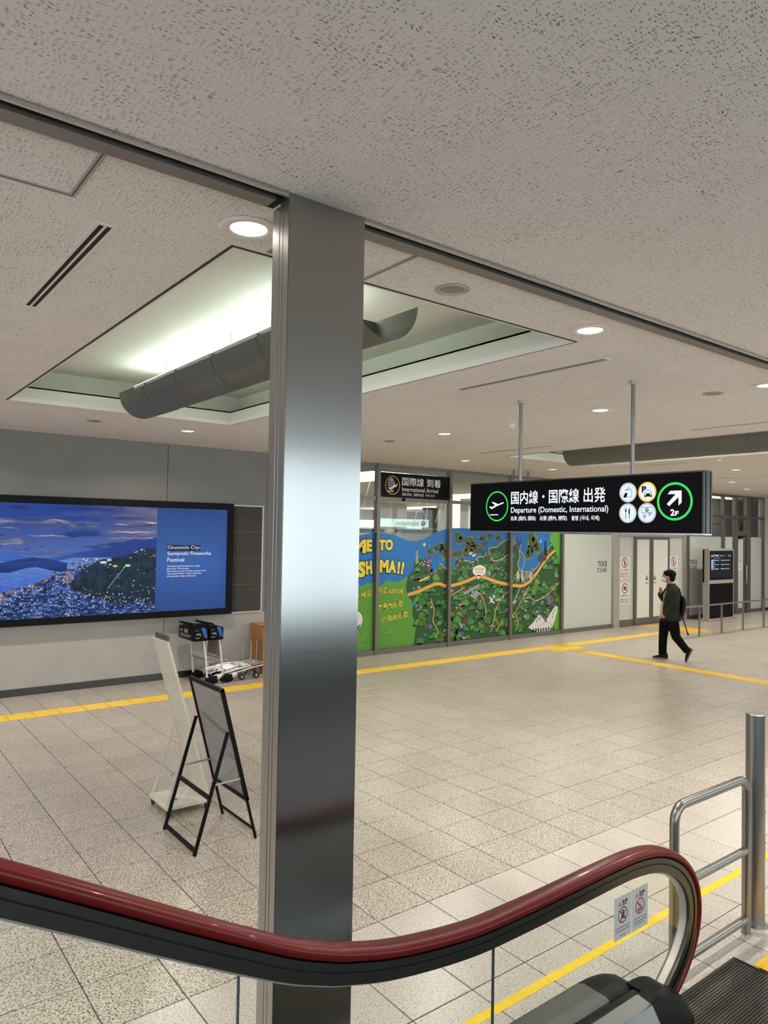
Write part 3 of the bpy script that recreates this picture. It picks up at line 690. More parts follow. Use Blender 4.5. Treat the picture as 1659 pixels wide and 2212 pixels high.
# shopping bag and hand
u, v = 1.855, 2.710
pr.line([(u-.024,v+.018),(u-.024,v+.026),(u+.035,v+.026),(u+.035,v-.038),(u-.004,v-.038)], .004, BLK, 3); pr.ann(u+.006, v+.034, .010, .013, BLK, 3, 16)
pr.poly([(u-.042,v-.042),(u-.040,v-.022),(u-.022,v+.000),(u-.006,v-.004),(u-.006,v-.016),(u-.014,v-.042)], BLK, 3)
for a in (-.4, 0, .4, .8): pr.line([(u-.018+.014*math.sin(a),v+.006+.010*math.cos(a)),(u-.018+.022*math.sin(a),v+.006+.018*math.cos(a))], .003, BLK, 3)
# parking
u, v = 2.033, 2.709
pr.text('P', u-.045, v+.0, u-.010, v+.046, BLK, 3, .04); 
pr.poly([(u-.026,v-.038),(u-.026,v-.018),(u-.018,v-.012),(u+.036,v-.012),(u+.044,v-.018),(u+.044,v-.038)], BLK, 3); pr.line([(u-.018,v-.012),(u-.012,v+.010),(u+.030,v+.010),(u+.036,v-.012)], .0035, BLK, 3)
pr.disc(u-.014, v-.022, .007, LB, 4, n=14); pr.disc(u+.032, v-.022, .007, LB, 4, n=14); pr.rect(u-.022,u-.014,v-.046,v-.036,BLK,3); pr.rect(u+.032,u+.040,v-.046,v-.036,BLK,3)
# fork and knife
u, v = 1.854, 2.5375
pr.rect(u-.021,u-.015,v-.048,v+.018,BLK,3); pr.poly([(u-.028,v+.028),(u-.024,v+.012),(u-.012,v+.012),(u-.008,v+.028)],BLK,3)
for a in (-.0275,-.0185,-.0095): pr.rect(u+a,u+a+.003,v+.026,v+.048,BLK,3)
pr.rect(u+.014,u+.020,v-.048,v+.0,BLK,3); pr.poly([(u+.008,v-.006),(u+.008,v+.028),(u+.020,v+.048),(u+.021,v-.006)],BLK,3)
# money exchange
u, v = 2.032, 2.538
pr.line([(u-.047,v+.0),(u-.047,v+.047),(u+.047,v+.047),(u+.047,v+.0),(u-.047,v+.0)], .004, BLK, 3); pr.disc(u, v+.024, .016, BLK, 3, n=18); pr.text('¥', u-.008, v+.015, u+.008, v+.034, LB, 4, .02)
pr.disc(u+.026, v-.008, .016, LB, 4, n=18); pr.ann(u+.026, v-.008, .013, .016, BLK, 5, 18); pr.text('$', u+.019, v-.018, u+.033, v+.002, BLK, 5, .01)
pr.ann(u-.020, v-.028, .013, .016, BLK, 4, 18); pr.text('€', u-.028, v-.037, u-.012, v-.019, BLK, 5, .02)
# arrow
pr.ann(2.274, 2.6265, .133, .152, GREEN, 1)
pr.poly([(2.333,2.711),(2.334,2.617),(2.308,2.593),(2.308,2.660),(2.228,2.589),(2.208,2.607),(2.283,2.684),(2.215,2.685),(2.236,2.711)], W, 1)
pr.text('2', 2.242, 2.515, 2.272, 2.563, W, 1, .035); pr.text('F', 2.281, 2.515, 2.307, 2.548, W, 1, .035)
pr.build('sign_face', M['print_lit'], sg, fix=False)
# two small hanger posts of the next sign beyond
t = thing('hanging_sign', 'small black sign on two short posts partly hidden behind the departure sign', 'sign', (11.3, 10.0, 3.0))
for d in (-.22, .22): MB().tube([(d,0,.27),(d,0,CEIL-3.0)], .018, 10).build('pole', M['alu'], t, smooth=40)
B(-.7,.7,-.05,.05,0,.27).build('sign_box', M['black'], t)

# ================================================================== ARRIVAL SIGN ON THE GLASS
ar = thing('arrival_sign', 'black international arrival sign board fixed in the upper glass', 'sign', (8.37, YG-.05, 3.02))
B(.0, 1.80, 0, .05, 0, .478).build('board', M['black'], ar)
pr = Print((-8.37, -.001, -3.02), (1,0,0), (0,0,1)); AW = (.96,.93,.90); OR = (.62,.33,.05)
pr.ann(8.675, 3.253, .165, .183, OR, 1)
for k in range(5): pr.line([(8.60+.10*math.sin(t_)*((k-2)/2.0+.0)*.75+.04, 3.275+.115*math.cos(t_)) for t_ in np.linspace(0, PI, 13)], .007, AW, 1)
for dz, hw in ((.075,.062),(.03,.085),(-.02,.085),(-.07,.065)): pr.line([(8.64-hw,3.275+dz),(8.64+hw,3.275+dz)], .007, AW, 1)
pr.poly([(8.575+.215*a, 3.19+.15*(1-b_)-.035 if False else 3.165+.13*b_) for a, b_ in ((0,.12),(.03,.30),(.12,.30),(.30,.38),(.52,.58),(.66,1.0),(.74,1.0),(.70,.68),(.86,.75),(.93,.98),(1.0,.98),(.97,.62),(.90,.52),(.10,.06))], AW, 2)
pr.line([(8.55,3.135),(8.70,3.135)], .014, AW, 2)
pr.text('国際線', 8.912, 3.262, 9.472, 3.425, AW, 1, .008); pr.text('到着', 9.556, 3.262, 9.93, 3.425, AW, 1, .008)
pr.text('International Arrival', 8.915, 3.150, 9.862, 3.235, AW, 1, .0); AD = (.72,.70,.68)
pr.text('国际到达', 8.918, 3.062, 9.168, 3.120, AD, 1); pr.text('國際到達', 9.217, 3.062, 9.474, 3.120, AD, 1); pr.text('국제 도착', 9.517, 3.062, 9.772, 3.120, AD, 1)
pr.build('sign_face', M['print_matte'], ar, fix=False)
sn = thing('door_sensor', 'small black round sensor on the transom under the arrival sign', 'sensor', (8.95, YG-.05, 2.985))
MB().sphere((0,-.02,0), .032, 14, 10).build('eye', M['black'], sn, smooth=60); B(-.02,.02,-.01,0,-.02,.02).build('mount', M['black'], sn)
# information sign beyond
inf = thing('information_sign', 'pale translucent information panel with reversed lettering above the booth', 'sign', (10.84, 14.18, 2.445))
B(0, 1.62, 0, .012, .03, .235).build('panel', emit('info_panel', (.62,.80,.78), .55, (.5,.65,.62)), inf)
for x in (.1, 1.5): B(x, x+.02, 0, .012, .0, .03).build('foot', M['chrome'], inf)
pr = Print((0,-.002,0), (1,0,0), (0,0,1)); pr.text('Information', .54, .075, 1.26, .19, (.06,.08,.08), 0, .0, True); pr.disc(1.43,.135,.075,(.30,.02,.03),0); pr.text('?',1.40,.08,1.46,.19,(.7,.75,.75),1,.03,True); pr.build('lettering', M['print_matte'], inf, fix=False)

# ================================================================== BIG SCREEN
TX0s, TX1s, TZ0, TZ1 = -.72, 5.245, .972, 2.76; YS = 10.79
tv = thing('wall_screen', 'very wide black framed video wall showing a town at dusk', 'screen', (2.26, YT, .972))
def tB(x0,x1,y0,y1,z0,z1): return B(x0-2.26,x1-2.26,y0-YT,y1-YT,z0-.972,z1-.972)
f = MB()
for q in ((TX0s,TX1s,YS-.012,YT,TZ1-.105,TZ1),(TX0s,TX1s,YS-.012,YT,TZ0,TZ0+.10),(TX0s,TX0s+.11,YS-.012,YT,TZ0+.1,TZ1-.105),(TX1s-.11,TX1s,YS-.012,YT,TZ0+.1,TZ1-.105)): f.box(q[0]-2.26,q[1]-2.26,q[2]-YT,q[3]-YT,q[4]-.972,q[5]-.972)
f.build('bezel', M['black'], tv)
tB(TX0s+.1,TX1s-.1,YS+.01,YT-.001,TZ0+.09,TZ1-.1).build('display_body', M['black'], tv)
# picture as a coloured grid; x,z are wall coordinates
def fb(x, y, s=0): return noise.fractal(Vector((x, y, s)), 1.0, 2.1, 5)
def mixc(a, b_, t): t = max(0, min(1, t)); return tuple(a[i]+(b_[i]-a[i])*t for i in range(3))
def lerp_tab(tab, x):
    for (x0, y0), (x1, y1) in zip(tab[:-1], tab[1:]):
        if x <= x1: return y0+(y1-y0)*max(0,(x-x0))/(x1-x0)
    return tab[-1][1]
SHORE = [(-1,1.10),(1.2,1.25),(1.86,1.435),(2.25,1.53),(2.5,1.65),(2.9,1.79),(3.15,1.86)]
HILLN = [(1.8,.5),(2.8,1.60),(3.0,1.78),(3.17,1.87),(3.35,1.90),(3.55,1.94),(3.75,2.02),(3.86,2.035),(4.0,2.02)]
M1 = [(-1,1.90),(1.7,1.99),(1.9,1.985),(2.05,1.955),(2.2,1.90),(2.45,1.90),(2.6,1.92),(2.8,1.97),(3.05,2.01),(3.3,2.06),(3.5,2.135),(3.65,2.18),(3.8,2.165),(4.0,2.20)]
M2 = [(-1,1.85),(1.8,1.83),(2.0,1.87),(2.25,1.915),(2.45,1.885),(2.7,1.83),(2.72,1.5),(4,1.5)]
rs = random.Random(11)
def town(x, z, cs):
    h = noise.cell(Vector((x/.026, z/.013, 3.3))); h2 = noise.cell(Vector((x/.05, z/.022, 8.1))); h3 = noise.cell(Vector((x/.011, z/.009, 1.7)))
    roof = mixc((.008,.018,.06), (.045,.11,.38), abs(h)*abs(h2)*1.9)
    if h2 > .62: roof = mixc(roof, (.14,.24,.62), .6)
    glow = 0
    d = z-lerp_tab(SHORE, x)
    if -.07 < d < .03 and fb(x*14, z*14, 6) > -.05: glow = .42*(1-abs(d+.02)/.06)
    a = abs((x-1.9)*.55-(1.42-z)*.9+ .0); st = fb(x*3.0, z*6.0, 2.2)
    if st > .46: glow += .30
    if h3 > .93-.45*glow: roof = mixc((1.0,.62,.26) if h > -.2 else (.85,.9,1.0), (1,.85,.6), abs(h))
    elif glow > .2: roof = mixc(roof, (.42,.20,.12), glow)
    return roof
def picture(x, z):
    zt = (z-1.07)/1.6
    if x > 3.98:
        c = mixc((.022,.060,.21), (.045,.12,.40), 1-abs(zt-.45)*1.7); return mixc(c, (.03,.075,.25), max(0,(x-4.95)/.3))
    town_edge = lerp_tab(SHORE, x); hl = lerp_tab(HILLN, x)+.012*noise.noise(Vector((x*22,0,0)))
    if x > 2.75 and z < hl and z > 1.16+.34*max(0,(3.55-x))/.9+.05*noise.noise(Vector((x*5,1,0)))+ .06*(x>3.5):
        c = mixc((.008,.018,.030), (.020,.042,.075), .5+.8*fb(x*9, z*12, 5))
        g = noise.cell(Vector((x/.014, z/.010, 4.4))); dens = .985-.16*max(0,(1.50-z)/.35)
        if g > dens: c = mixc((.45,.62,.95), (1,.8,.5), abs(noise.cell(Vector((x/.014, z/.010, 9.4)))))
        for (lx, lz, lr, lc) in ((3.28,1.865,.022,(1,.85,.5)),(3.20,1.83,.03,(.7,.85,1)),(3.37,1.775,.022,(1,.6,.12)),(3.55,1.78,.026,(.5,1,.45)),(3.66,1.985,.02,(.8,.95,.5)),(3.75,2.015,.015,(1,.95,.7)),(3.30,1.80,.012,(.9,.9,.8))):
            dd = ((x-lx)/(lr*1.8))**2+((z-lz)/(lr*.7))**2
            if dd < 1: c = mixc(lc, c, dd*.6)
        if abs((x-3.27)-(z-1.45)*.78) < .004 and 1.45 < z < 1.80: c = (.5,.55,.6)
        return c
    if z < town_edge: return town(x, z, 0)
    if z < 1.86+.02*(x > 2.7) or (x > 2.6 and z < 1.90 and z < lerp_tab(M1, x)-.06):
        c = mixc((.03,.10,.50), (.10,.22,.62), (z-1.35)/.5)
        m2 = lerp_tab(M2, x)
        if z < m2 and z > 1.74+.035*math.sin(x*9) and x < 2.72: return mixc((.012,.035,.16), (.02,.06,.28), (z-1.74)/.15)
        c = mixc(c, (.25,.38,.80), .5*max(0, fb(x*8, z*60, 1)))
        if 2.5 < x < 3.15 and z < town_edge+.09 and noise.cell(Vector((x/.03, z/.03, 2))) > .2: c = mixc((.05,.07,.16),(1,.8,.5), max(0,noise.cell(Vector((x/.01, z/.012, 5)))))
        return c
    if z < lerp_tab(M2, x) and x < 2.72: return (.014,.04,.19)
    if z < lerp_tab(M1, x): return mixc((.05,.13,.50), (.018,.05,.25), (x-2.0)/1.4+(lerp_tab(M1, x)-z)*1.2)
    t = (z-1.9)/.76
    sky = mixc((.10,.17,.50), (.018,.055,.28), t*1.25+.1); sky = mixc(sky, (.20,.18,.22), max(0,(x-2.9)*.45)*t*1.5)
    cl = fb(x*1.1+.5*fb(x*2,z*4,7), z*11+.4*fb(x*3, z*5, 2), 3.7)-.03
    if cl > .02: sky = mixc(sky, mixc((.05,.075,.20), (.20,.175,.20), (x-2.2)*.5+cl*.5), min(1, cl*2.0))
    if cl > .42: sky = mixc(sky, (.42,.31,.27) if x > 2.55 else (.20,.22,.38), min(1, (cl-.42)*3))
    if cl < -.25: sky = mixc(sky, (.012,.03,.14), min(1, (-cl-.25)*2))
    for (lx, lz, w, h_) in ((3.62,2.275,.42,.014),(3.45,2.385,.13,.010),(2.45,2.21,.30,.014),(2.55,2.43,.16,.012),(3.9,2.42,.14,.02),(1.95,2.315,.15,.006),(3.9,2.19,.12,.008)):
        dd = ((x-lx)/w)**2+((z-lz-.012*noise.noise(Vector((x*9,lz,0))))/h_)**2
        if dd < 1: sky = mixc((.85,.52,.36) if lx > 3 else (.50,.40,.42), sky, dd**.5)
    return sky
pg = Print((-2.26, YS-YT, -.972), (1,0,0), (0,0,1))
def grid(x0, x1, z0, z1, nx, nz, l=0):
    vs = []; cs = []
    for j in range(nz+1):
        for i in range(nx+1): 
            x = x0+(x1-x0)*i/nx; z = z0+(z1-z0)*j/nz; vs.append(pg.P(x, z, l))
    fs = []
    for j in range(nz):
        for i in range(nx):
            fs.append((j*(nx+1)+i, j*(nx+1)+i+1, (j+1)*(nx+1)+i+1, (j+1)*(nx+1)+i)); cs.append(picture(x0+(x1-x0)*(i+.5)/nx, z0+(z1-z0)*(j+.5)/nz))
    n = len(pg.v); pg.v += [tuple(p) for p in vs]; pg.f += [tuple(k+n for k in f) for f in fs]; pg.c += cs
grid(1.80, 3.98, 1.07, 2.66, 270, 210); grid(-.615, 1.80, 1.07, 2.66, 80, 60); grid(3.98, 5.137, 1.07, 2.66, 12, 24)
TWt = (.80,.84,.90)
pg.rect(4.150, 4.690, 1.995, 2.085, (.012,.018,.035), 1)
pg.text('Onomichi City:', 4.158, 2.008, 4.683, 2.075, TWt, 2); pg.text('Sumiyoshi Fireworks', 4.155, 1.912, 4.868, 1.985, TWt, 2, .006); pg.text('Festival', 4.155, 1.828, 4.423, 1.888, TWt, 2, .006)
for i, (s_, xr) in enumerate((('Onomichi has flourished as a major', 4.690), ('port from 17th century.', 4.512), ('Fireworks are shot off with a prayer from', 4.783), ('"Sumiyoshi Shrine," which enshrines', 4.707), ('the guardian deity of the port.', 4.630))):
    pg.text(s_, 4.155, 1.742-.0385*i, xr, 1.772-.0385*i, TWt, 2, .012)
pg.build('picture', M['screen'], tv, fix=False)
# louvre grille beside the screen
gr = thing('wall_grille', 'dark fine slatted speaker grille beside the big screen', 'grille', (5.265, YT, .96))
f = MB(); f.box(0,.60,-.02,0,0,.022); f.box(0,.60,-.02,0,1.768,1.79); f.box(.572,.60,-.02,0,.022,1.768); f.box(0,.012,-.02,0,.022,1.768); f.build('frame', M['alu_lt'], gr)
B(.012,.572,-.006,-.001,.022,1.768).build('backing', M['slot'], gr)
f = MB()
for k in range(44): f.box(.014+.0127*k, .0185+.0127*k, -.018, -.006, .022, 1.768)
for z in (.47,.90,1.34): f.box(.012,.572,-.0185,-.006,z,z+.006)
tag(f.build('slats', simple('grille_slat', (.13,.115,.10), .5), gr), kind='stuff')
# ================================================================== MURAL
mu = thing('mural', 'colourful illustrated welcome map mural on the glass partition', 'mural', (10, YG, 0))
O = (-10, -.0005, 0)
SEA = (.012,.155,.46); LAND = (.10,.30,.035); GRN = [(.055,.21,.03),(.08,.27,.035),(.065,.24,.045),(.10,.30,.05)]; DARK = (.010,.035,.016); ROAD = (.72,.36,.07); TAN = (.56,.38,.14); OUT = (.012,.012,.012); YEL = (.78,.62,.05); WHT = (.72,.70,.66); BRN = (.13,.060,.03); WAT = (.03,.19,.50)
top = [(6.45,2.05),(7.2,2.12),(7.7,2.22),(7.98,2.276),(8.2,2.315),(8.4,2.325),(8.60,2.318),(8.794,2.278),(9.056,2.198),(9.20,2.172),(9.33,2.168),(9.542,2.208),(9.8,2.328),(9.95,2.378),(10.1,2.41),(10.244,2.44),(10.6,2.455),(11.2,2.43),(12.0,2.42),(13.0,2.42),(13.83,2.42)]
film = Print(O, (1,0,0), (0,0,1), .00025)
film.poly([(6.45,.095),(13.83,.095)]+top[::-1], SEA, 0)
film.build('film', M['print'], mu, fix=False)
mp = Print(O, (1,0,0), (0,0,1), .00025)
def smooth(pts, n=6):
    out = []
    for i in range(len(pts)-1):
        p0 = pts[max(i-1,0)]; p1 = pts[i]; p2 = pts[i+1]; p3 = pts[min(i+2,len(pts)-1)]
        for k in range(n):
            t = k/n; out.append(tuple(.5*((2*p1[d])+(-p0[d]+p2[d])*t+(2*p0[d]-5*p1[d]+4*p2[d]-p3[d])*t*t+(-p0[d]+3*p1[d]-3*p2[d]+p3[d])*t**3) for d in (0,1)))
    return out+[pts[-1]]
edge = [(9.137,1.468),(9.092,1.266),(9.145,1.086),(9.281,.928),(9.269,.712),(9.358,.451),(9.307,.098)]
hills = [(6.45,1.28),(7.2,1.36),(7.6,1.28),(7.98,1.321),(8.234,1.374),(8.466,1.317),(8.637,1.411),(8.83,1.362),(9.137,1.468)]
mp.poly(smooth(hills)+smooth(edge)[1:]+[(6.45,.098)], LAND, 1)
coast = [(9.137,1.468),(9.27,1.60),(9.30,1.78),(9.45,1.82),(9.62,1.74),(9.72,1.55),(9.85,1.52),(10.0,1.70),(10.12,1.62),(10.28,1.58),(10.42,1.60),(10.45,1.74),(10.75,1.76),(10.95,1.73),(11.12,1.84),(11.35,1.85),(11.42,2.02),(11.65,2.05),(11.85,2.16),(12.05,2.22),(12.22,2.18),(12.36,2.02),(12.42,1.82),(12.36,1.66),(12.5,1.50),(12.85,1.50),(13.05,1.62),(13.2,1.84),(13.40,1.98),(13.5,2.10),(13.83,2.2)]
mp.poly(smooth(coast)+[(13.83,.098)]+smooth(edge)[::-1][:-1], (.022,.085,.022), 1)
mp.line(smooth(coast)[30:], .022, TAN, 2)
R = random.Random(3)
def blob(x, z, rx, rz, col, l, n=18, j=.22, rot=0):
    ph = [R.uniform(0, 6.28) for _ in range(3)]; pts = []
    for k in range(n):
        a = 2*PI*k/n; q = 1+j*math.sin(2*a+ph[0])+.6*j*math.sin(3*a+ph[1]); u = rx*q*math.cos(a); v = rz*q*math.sin(a)
        pts.append((x+u*math.cos(rot)-v*math.sin(rot), z+u*math.sin(rot)+v*math.cos(rot)))
    mp.poly(pts, col, l)
def inland(x, z):
    return z < lerp_tab(smooth(coast, 3), x)-.06 and x > lerp_tab([(-z2, x2) for x2, z2 in edge], -z)+.05
# islands
for (x, z, rx, rz, rot) in ((9.72,1.95,.10,.045,.2),(9.86,2.03,.06,.05,.6),(10.0,2.05,.12,.06,.5),(10.08,1.98,.10,.16,.1),(9.86,1.86,.04,.02,0),(10.52,2.24,.14,.10,0),(10.86,2.16,.17,.09,.25),(10.76,1.98,.12,.13,-.2),(11.05,2.02,.20,.08,.5),(11.22,2.24,.12,.06,.1),(10.42,1.90,.18,.07,.6),(10.46,1.72,.06,.07,0),(10.62,1.80,.05,.05,.3),(11.45,2.30,.10,.045,0),(11.72,2.25,.13,.05,-.2),(12.85,2.20,.15,.17,.2),(12.98,2.02,.14,.12,0),(12.74,1.92,.12,.13,0),(13.28,1.86,.14,.10,.2),(12.78,1.62,.03,.04,0),(11.18,1.92,.03,.02,0)):
    blob(x, z, rx*1.12, rz*1.15, (.20,.19,.05), 2); blob(x, z, rx, rz, (.055,.10,.03), 3); 
    for k in range(4): blob(x+R.uniform(-.5,.5)*rx, z+R.uniform(-.5,.5)*rz, rx*.28, rz*.3, R.choice([(.10,.17,.05),(.02,.035,.02),(.16,.09,.03)]), 4, 10)
# hills, trees, fields, houses drawn from the coast down
items = []
for k in range(330):
    x = R.uniform(9.2,13.8); z = R.uniform(.12,2.1)
    if inland(x, z) and z < 1.95: items.append((z, x, 'hill'))
for k in range(150):
    x = R.uniform(9.2,13.8); z = R.uniform(.12,2.0)
    if inland(x, z): items.append((z, x, R.choice(['house','house','tree','tree','field','town','pond'])))
items.sort(key=lambda t: -t[0]); lay = 4.0
for z, x, kd in items:
    lay += .02
    if kd == 'hill':
        r = R.uniform(.06,.13); c = R.choice(GRN); h = r*R.uniform(.8,1.3); lean = R.uniform(-.3,.3)
        def dome(rr, hh, dx=0): return [(x+rr*math.cos(a)*(1 if math.cos(a) > 0 else 1)+lean*hh*math.sin(a)+dx, z-.03+hh*math.sin(a)) for a in np.linspace(0, PI, 12)]
        mp.poly(dome(r*1.10, h*1.08), DARK, lay); mp.poly(dome(r, h), tuple(q*.55 for q in c), lay+.006); mp.poly(dome(r*.8, h*.93, -r*.12), c, lay+.012)
        for q in range(4): blob(x+R.uniform(-1.1,1.1)*r, z-.04+R.uniform(-.01,.015), r*.28, r*.16, DARK, lay+.015, 8, .3)
    elif kd == 'house':
        for q in range(5):
            a = x+R.uniform(-.08,.08); b_ = z+R.uniform(-.035,.035); s_ = R.uniform(.010,.018); mp.rect(a-s_, a+s_, b_-s_*.8, b_+s_*.5, WHT, lay); mp.poly([(a-s_*1.3,b_+s_*.5),(a+s_*1.3,b_+s_*.5),(a,b_+s_*1.6)], R.choice([OUT,(.35,.05,.03),(.10,.10,.11),(.03,.12,.3)]), lay+.005)
    elif kd == 'tree':
        for q in range(7): blob(x+R.uniform(-.10,.10), z+R.uniform(-.04,.04), .025, .035, R.choice([DARK,(.03,.10,.03),(.04,.13,.05)]), lay, 9)
    elif kd == 'field': blob(x, z, R.uniform(.06,.12), R.uniform(.03,.06), BRN, lay, 12); mp.line([(x-.06,z),(x+.06,z+.01)], .006, (.24,.12,.05), lay+.005)
    elif kd == 'pond': blob(x, z, R.uniform(.04,.09), R.uniform(.02,.04), WAT, lay, 12, .3)
    elif kd == 'town':
        for q in range(9):
            a = x+R.uniform(-.12,.12); b_ = z+R.uniform(-.05,.05); s_ = R.uniform(.008,.016); hh = R.uniform(.02,.06); mp.rect(a-s_, a+s_, b_, b_+hh, R.choice([WHT,(.35,.36,.36),(.55,.54,.5),(.18,.18,.19)]), lay+.001*q)
lay += 1
def road(pts, w, c=ROAD): mp.line(smooth(pts), w*1.25, OUT if w > .05 else BRN, lay); mp.line(smooth(pts), w, c, lay+1)
road([(9.11,1.40),(9.5,1.46),(9.9,1.52),(10.2,1.58),(10.9,1.58),(11.5,1.66),(12.05,1.80)], .028, (.12,.10,.05))
for pts in ([(10.22,1.0),(10.5,1.12),(10.7,1.2)],[(10.95,1.10),(11.15,1.06),(11.3,.85),(11.35,.6),(11.3,.5)],[(12.05,1.07),(11.85,.95),(11.68,.72),(11.6,.45),(11.5,.2)],[(12.45,1.15),(12.25,.85),(12.1,.72)],[(12.75,1.15),(12.5,.85),(12.3,.6),(12.05,.42)],[(12.5,.87),(12.75,.9),(13.0,.82),(13.4,.95),(13.82,1.22)],[(12.3,.55),(12.38,.35),(12.3,.18)],[(9.75,1.0),(9.85,.75),(9.82,.55),(9.95,.35),(9.9,.2)],[(11.9,.42),(11.75,.3),(11.7,.2)],[(12.36,2.02),(12.55,1.85),(12.55,1.65),(12.45,1.45)],[(11.42,2.0),(11.55,1.75),(11.9,1.82),(12.02,1.9)]): road(pts, .022, TAN)
road([(9.14,1.105),(9.45,1.17),(9.7,1.25),(9.95,1.30),(10.2,1.245),(10.578,1.289),(11.047,1.407),(11.268,1.402),(11.723,1.279),(12.362,1.178),(12.68,1.226),(13.0,1.45),(13.15,1.6),(13.4,1.82),(13.66,1.985)], .068)
lay += 3
# tall buildings of the city
for k in range(16):
    a = 12.35+.035*k+R.uniform(-.02,.02); b_ = 1.26+R.uniform(0,.10); hh = R.uniform(.10,.26); mp.rect(a-.020,a+.020,b_,b_+hh,OUT,lay+.02*k); mp.rect(a-.014,a+.014,b_+.004,b_+hh-.008,R.choice([WHT,(.42,.42,.38),(.5,.5,.42),(.25,.27,.27)]),lay+.02*k+.01)
for k in range(12):
    a = 12.08+.03*k; b_ = 2.0+R.uniform(-.1,.1); mp.line([(a,b_),(a+R.uniform(.02,.10),b_+R.uniform(.12,.26))], .03, R.choice([(.22,.03,.03),(.05,.06,.16),(.14,.14,.2),(.35,.33,.28)]), lay+.02*k)
for a, b_ in ((9.62,1.55),(9.68,1.60)): mp.line([(a+.06,b_),(a-.01,b_+.28)], .03, (.30,.015,.03), lay)
mp.line([(11.24,1.86),(11.25,2.0)],.03,(.04,.05,.14),lay); mp.line([(11.38,1.86),(11.36,2.0)],.03,(.04,.05,.14),lay)
for k in range(26): a = 11.55+R.uniform(0,.42); b_ = 1.36+R.uniform(0,.22); mp.poly([(a-.022,b_),(a+.022,b_+.008),(a,b_+.028)], R.choice([WHT,OUT,OUT]), lay+.02*k)
for k in range(22): a = 10.85+R.uniform(0,.24); b_ = 1.66+R.uniform(0,.10); mp.poly([(a-.02,b_),(a+.02,b_+.006),(a,b_+.026)], R.choice([WHT,OUT,OUT]), lay+.02*k)
for k in range(26): a = 9.42+R.uniform(0,.34); b_ = 1.66+R.uniform(0,.12); mp.poly([(a-.02,b_),(a+.02,b_+.006),(a,b_+.026)], R.choice([WHT,OUT]), lay+.02*k)
mp.poly([(9.32,1.72),(9.35,1.98),(9.38,1.98),(9.41,1.72)], (.35,.30,.16), lay)
# runway, planes, boats, balloons
mp.poly([(10.66,1.10),(11.14,1.27),(11.16,1.20),(10.68,1.03)], (.22,.24,.23), lay); mp.line([(10.70,1.075),(11.12,1.225)], .008, WHT, lay+1)
mp.poly([(10.90,1.02),(11.05,1.12),(11.18,1.06),(11.02,.94)], (.30,.32,.31), lay+1)
def plane(x, z, s, rot):
    q = [(-1,0),(-.25,.10),(-.1,.75),(.1,.75),(.12,.12),(.75,.10),(.85,.3),(1,.3),(1,-.3),(.85,-.3),(.75,-.10),(.12,-.12),(.1,-.75),(-.1,-.75),(-.25,-.10)]
    mp.poly([(x+s*(a*math.cos(rot)-b_*math.sin(rot)), z+s*(a*math.sin(rot)+b_*math.cos(rot))) for a, b_ in q], WHT, lay+2)
plane(11.52,.90,.13,.75); plane(13.12,2.18,.06,.9); plane(12.26,.82,.07,.4)
for (x, z, w, c) in ((9.64,1.82,.09,(.22,.09,.04)),(11.28,2.12,.09,(.20,.05,.04)),(10.86,1.92,.07,WHT),(10.96,1.88,.07,WHT)): mp.poly([(x-w,z+.01),(x+w,z+.04),(x+w*.7,z-.03),(x-w*.7,z-.05)], OUT, lay); mp.poly([(x-w*.85,z+.008),(x+w*.85,z+.032),(x+w*.6,z-.022),(x-w*.6,z-.04)], c, lay+1)
mp.disc(9.555,2.10,.035,YEL,lay); mp.disc(9.70,2.075,.028,OUT,lay,.038); mp.disc(9.70,2.075,.010,WHT,lay+1,.034)
# pagoda
for k in range(5): mp.rect(13.30-.05+.007*k, 13.30+.05-.007*k, 1.90+.05*k, 1.92+.05*k, OUT, lay+1)
mp.rect(13.275,13.325,1.86,2.2,OUT,lay+1); blob(13.18,1.80,.13,.10,(.06,.045,.07),lay,14)
# train and coloured spots
mp.line([(9.42,1.36),(9.72,1.46)], .045, OUT, lay); mp.line([(9.43,1.362),(9.71,1.456)], .032, (.68,.62,.16), lay+1)
for k in range(46): x = R.uniform(9.4,13.7); z = R.uniform(.12,1.15); (inland(x, z) and blob(x, z, R.uniform(.015,.035), R.uniform(.01,.025), R.choice([(.55,.04,.05),(.7,.5,.08),WAT,(.6,.2,.05),WHT,(.5,.15,.25)]), lay+.02*k, 8))
for k in range(24): blob(13.45+R.uniform(-.12,.25), .82+R.uniform(-.16,.2), .035, .03, R.choice([(.30,.03,.02),(.22,.05,.02),BRN]), lay+.02*k, 9)
mp.poly([(13.42,.95),(13.47,.95),(13.50,.72),(13.40,.70)], WAT, lay+2)
for k in range(7): mp.line([(12.88+.025*k,.98+.05*k),(12.82+.025*k,1.02+.05*k)], .018, (.45,.55,.05), lay+1); mp.line([(12.88+.025*k,.98+.05*k),(12.96+.025*k,.96+.05*k)], .018, (.45,.55,.05), lay+1)
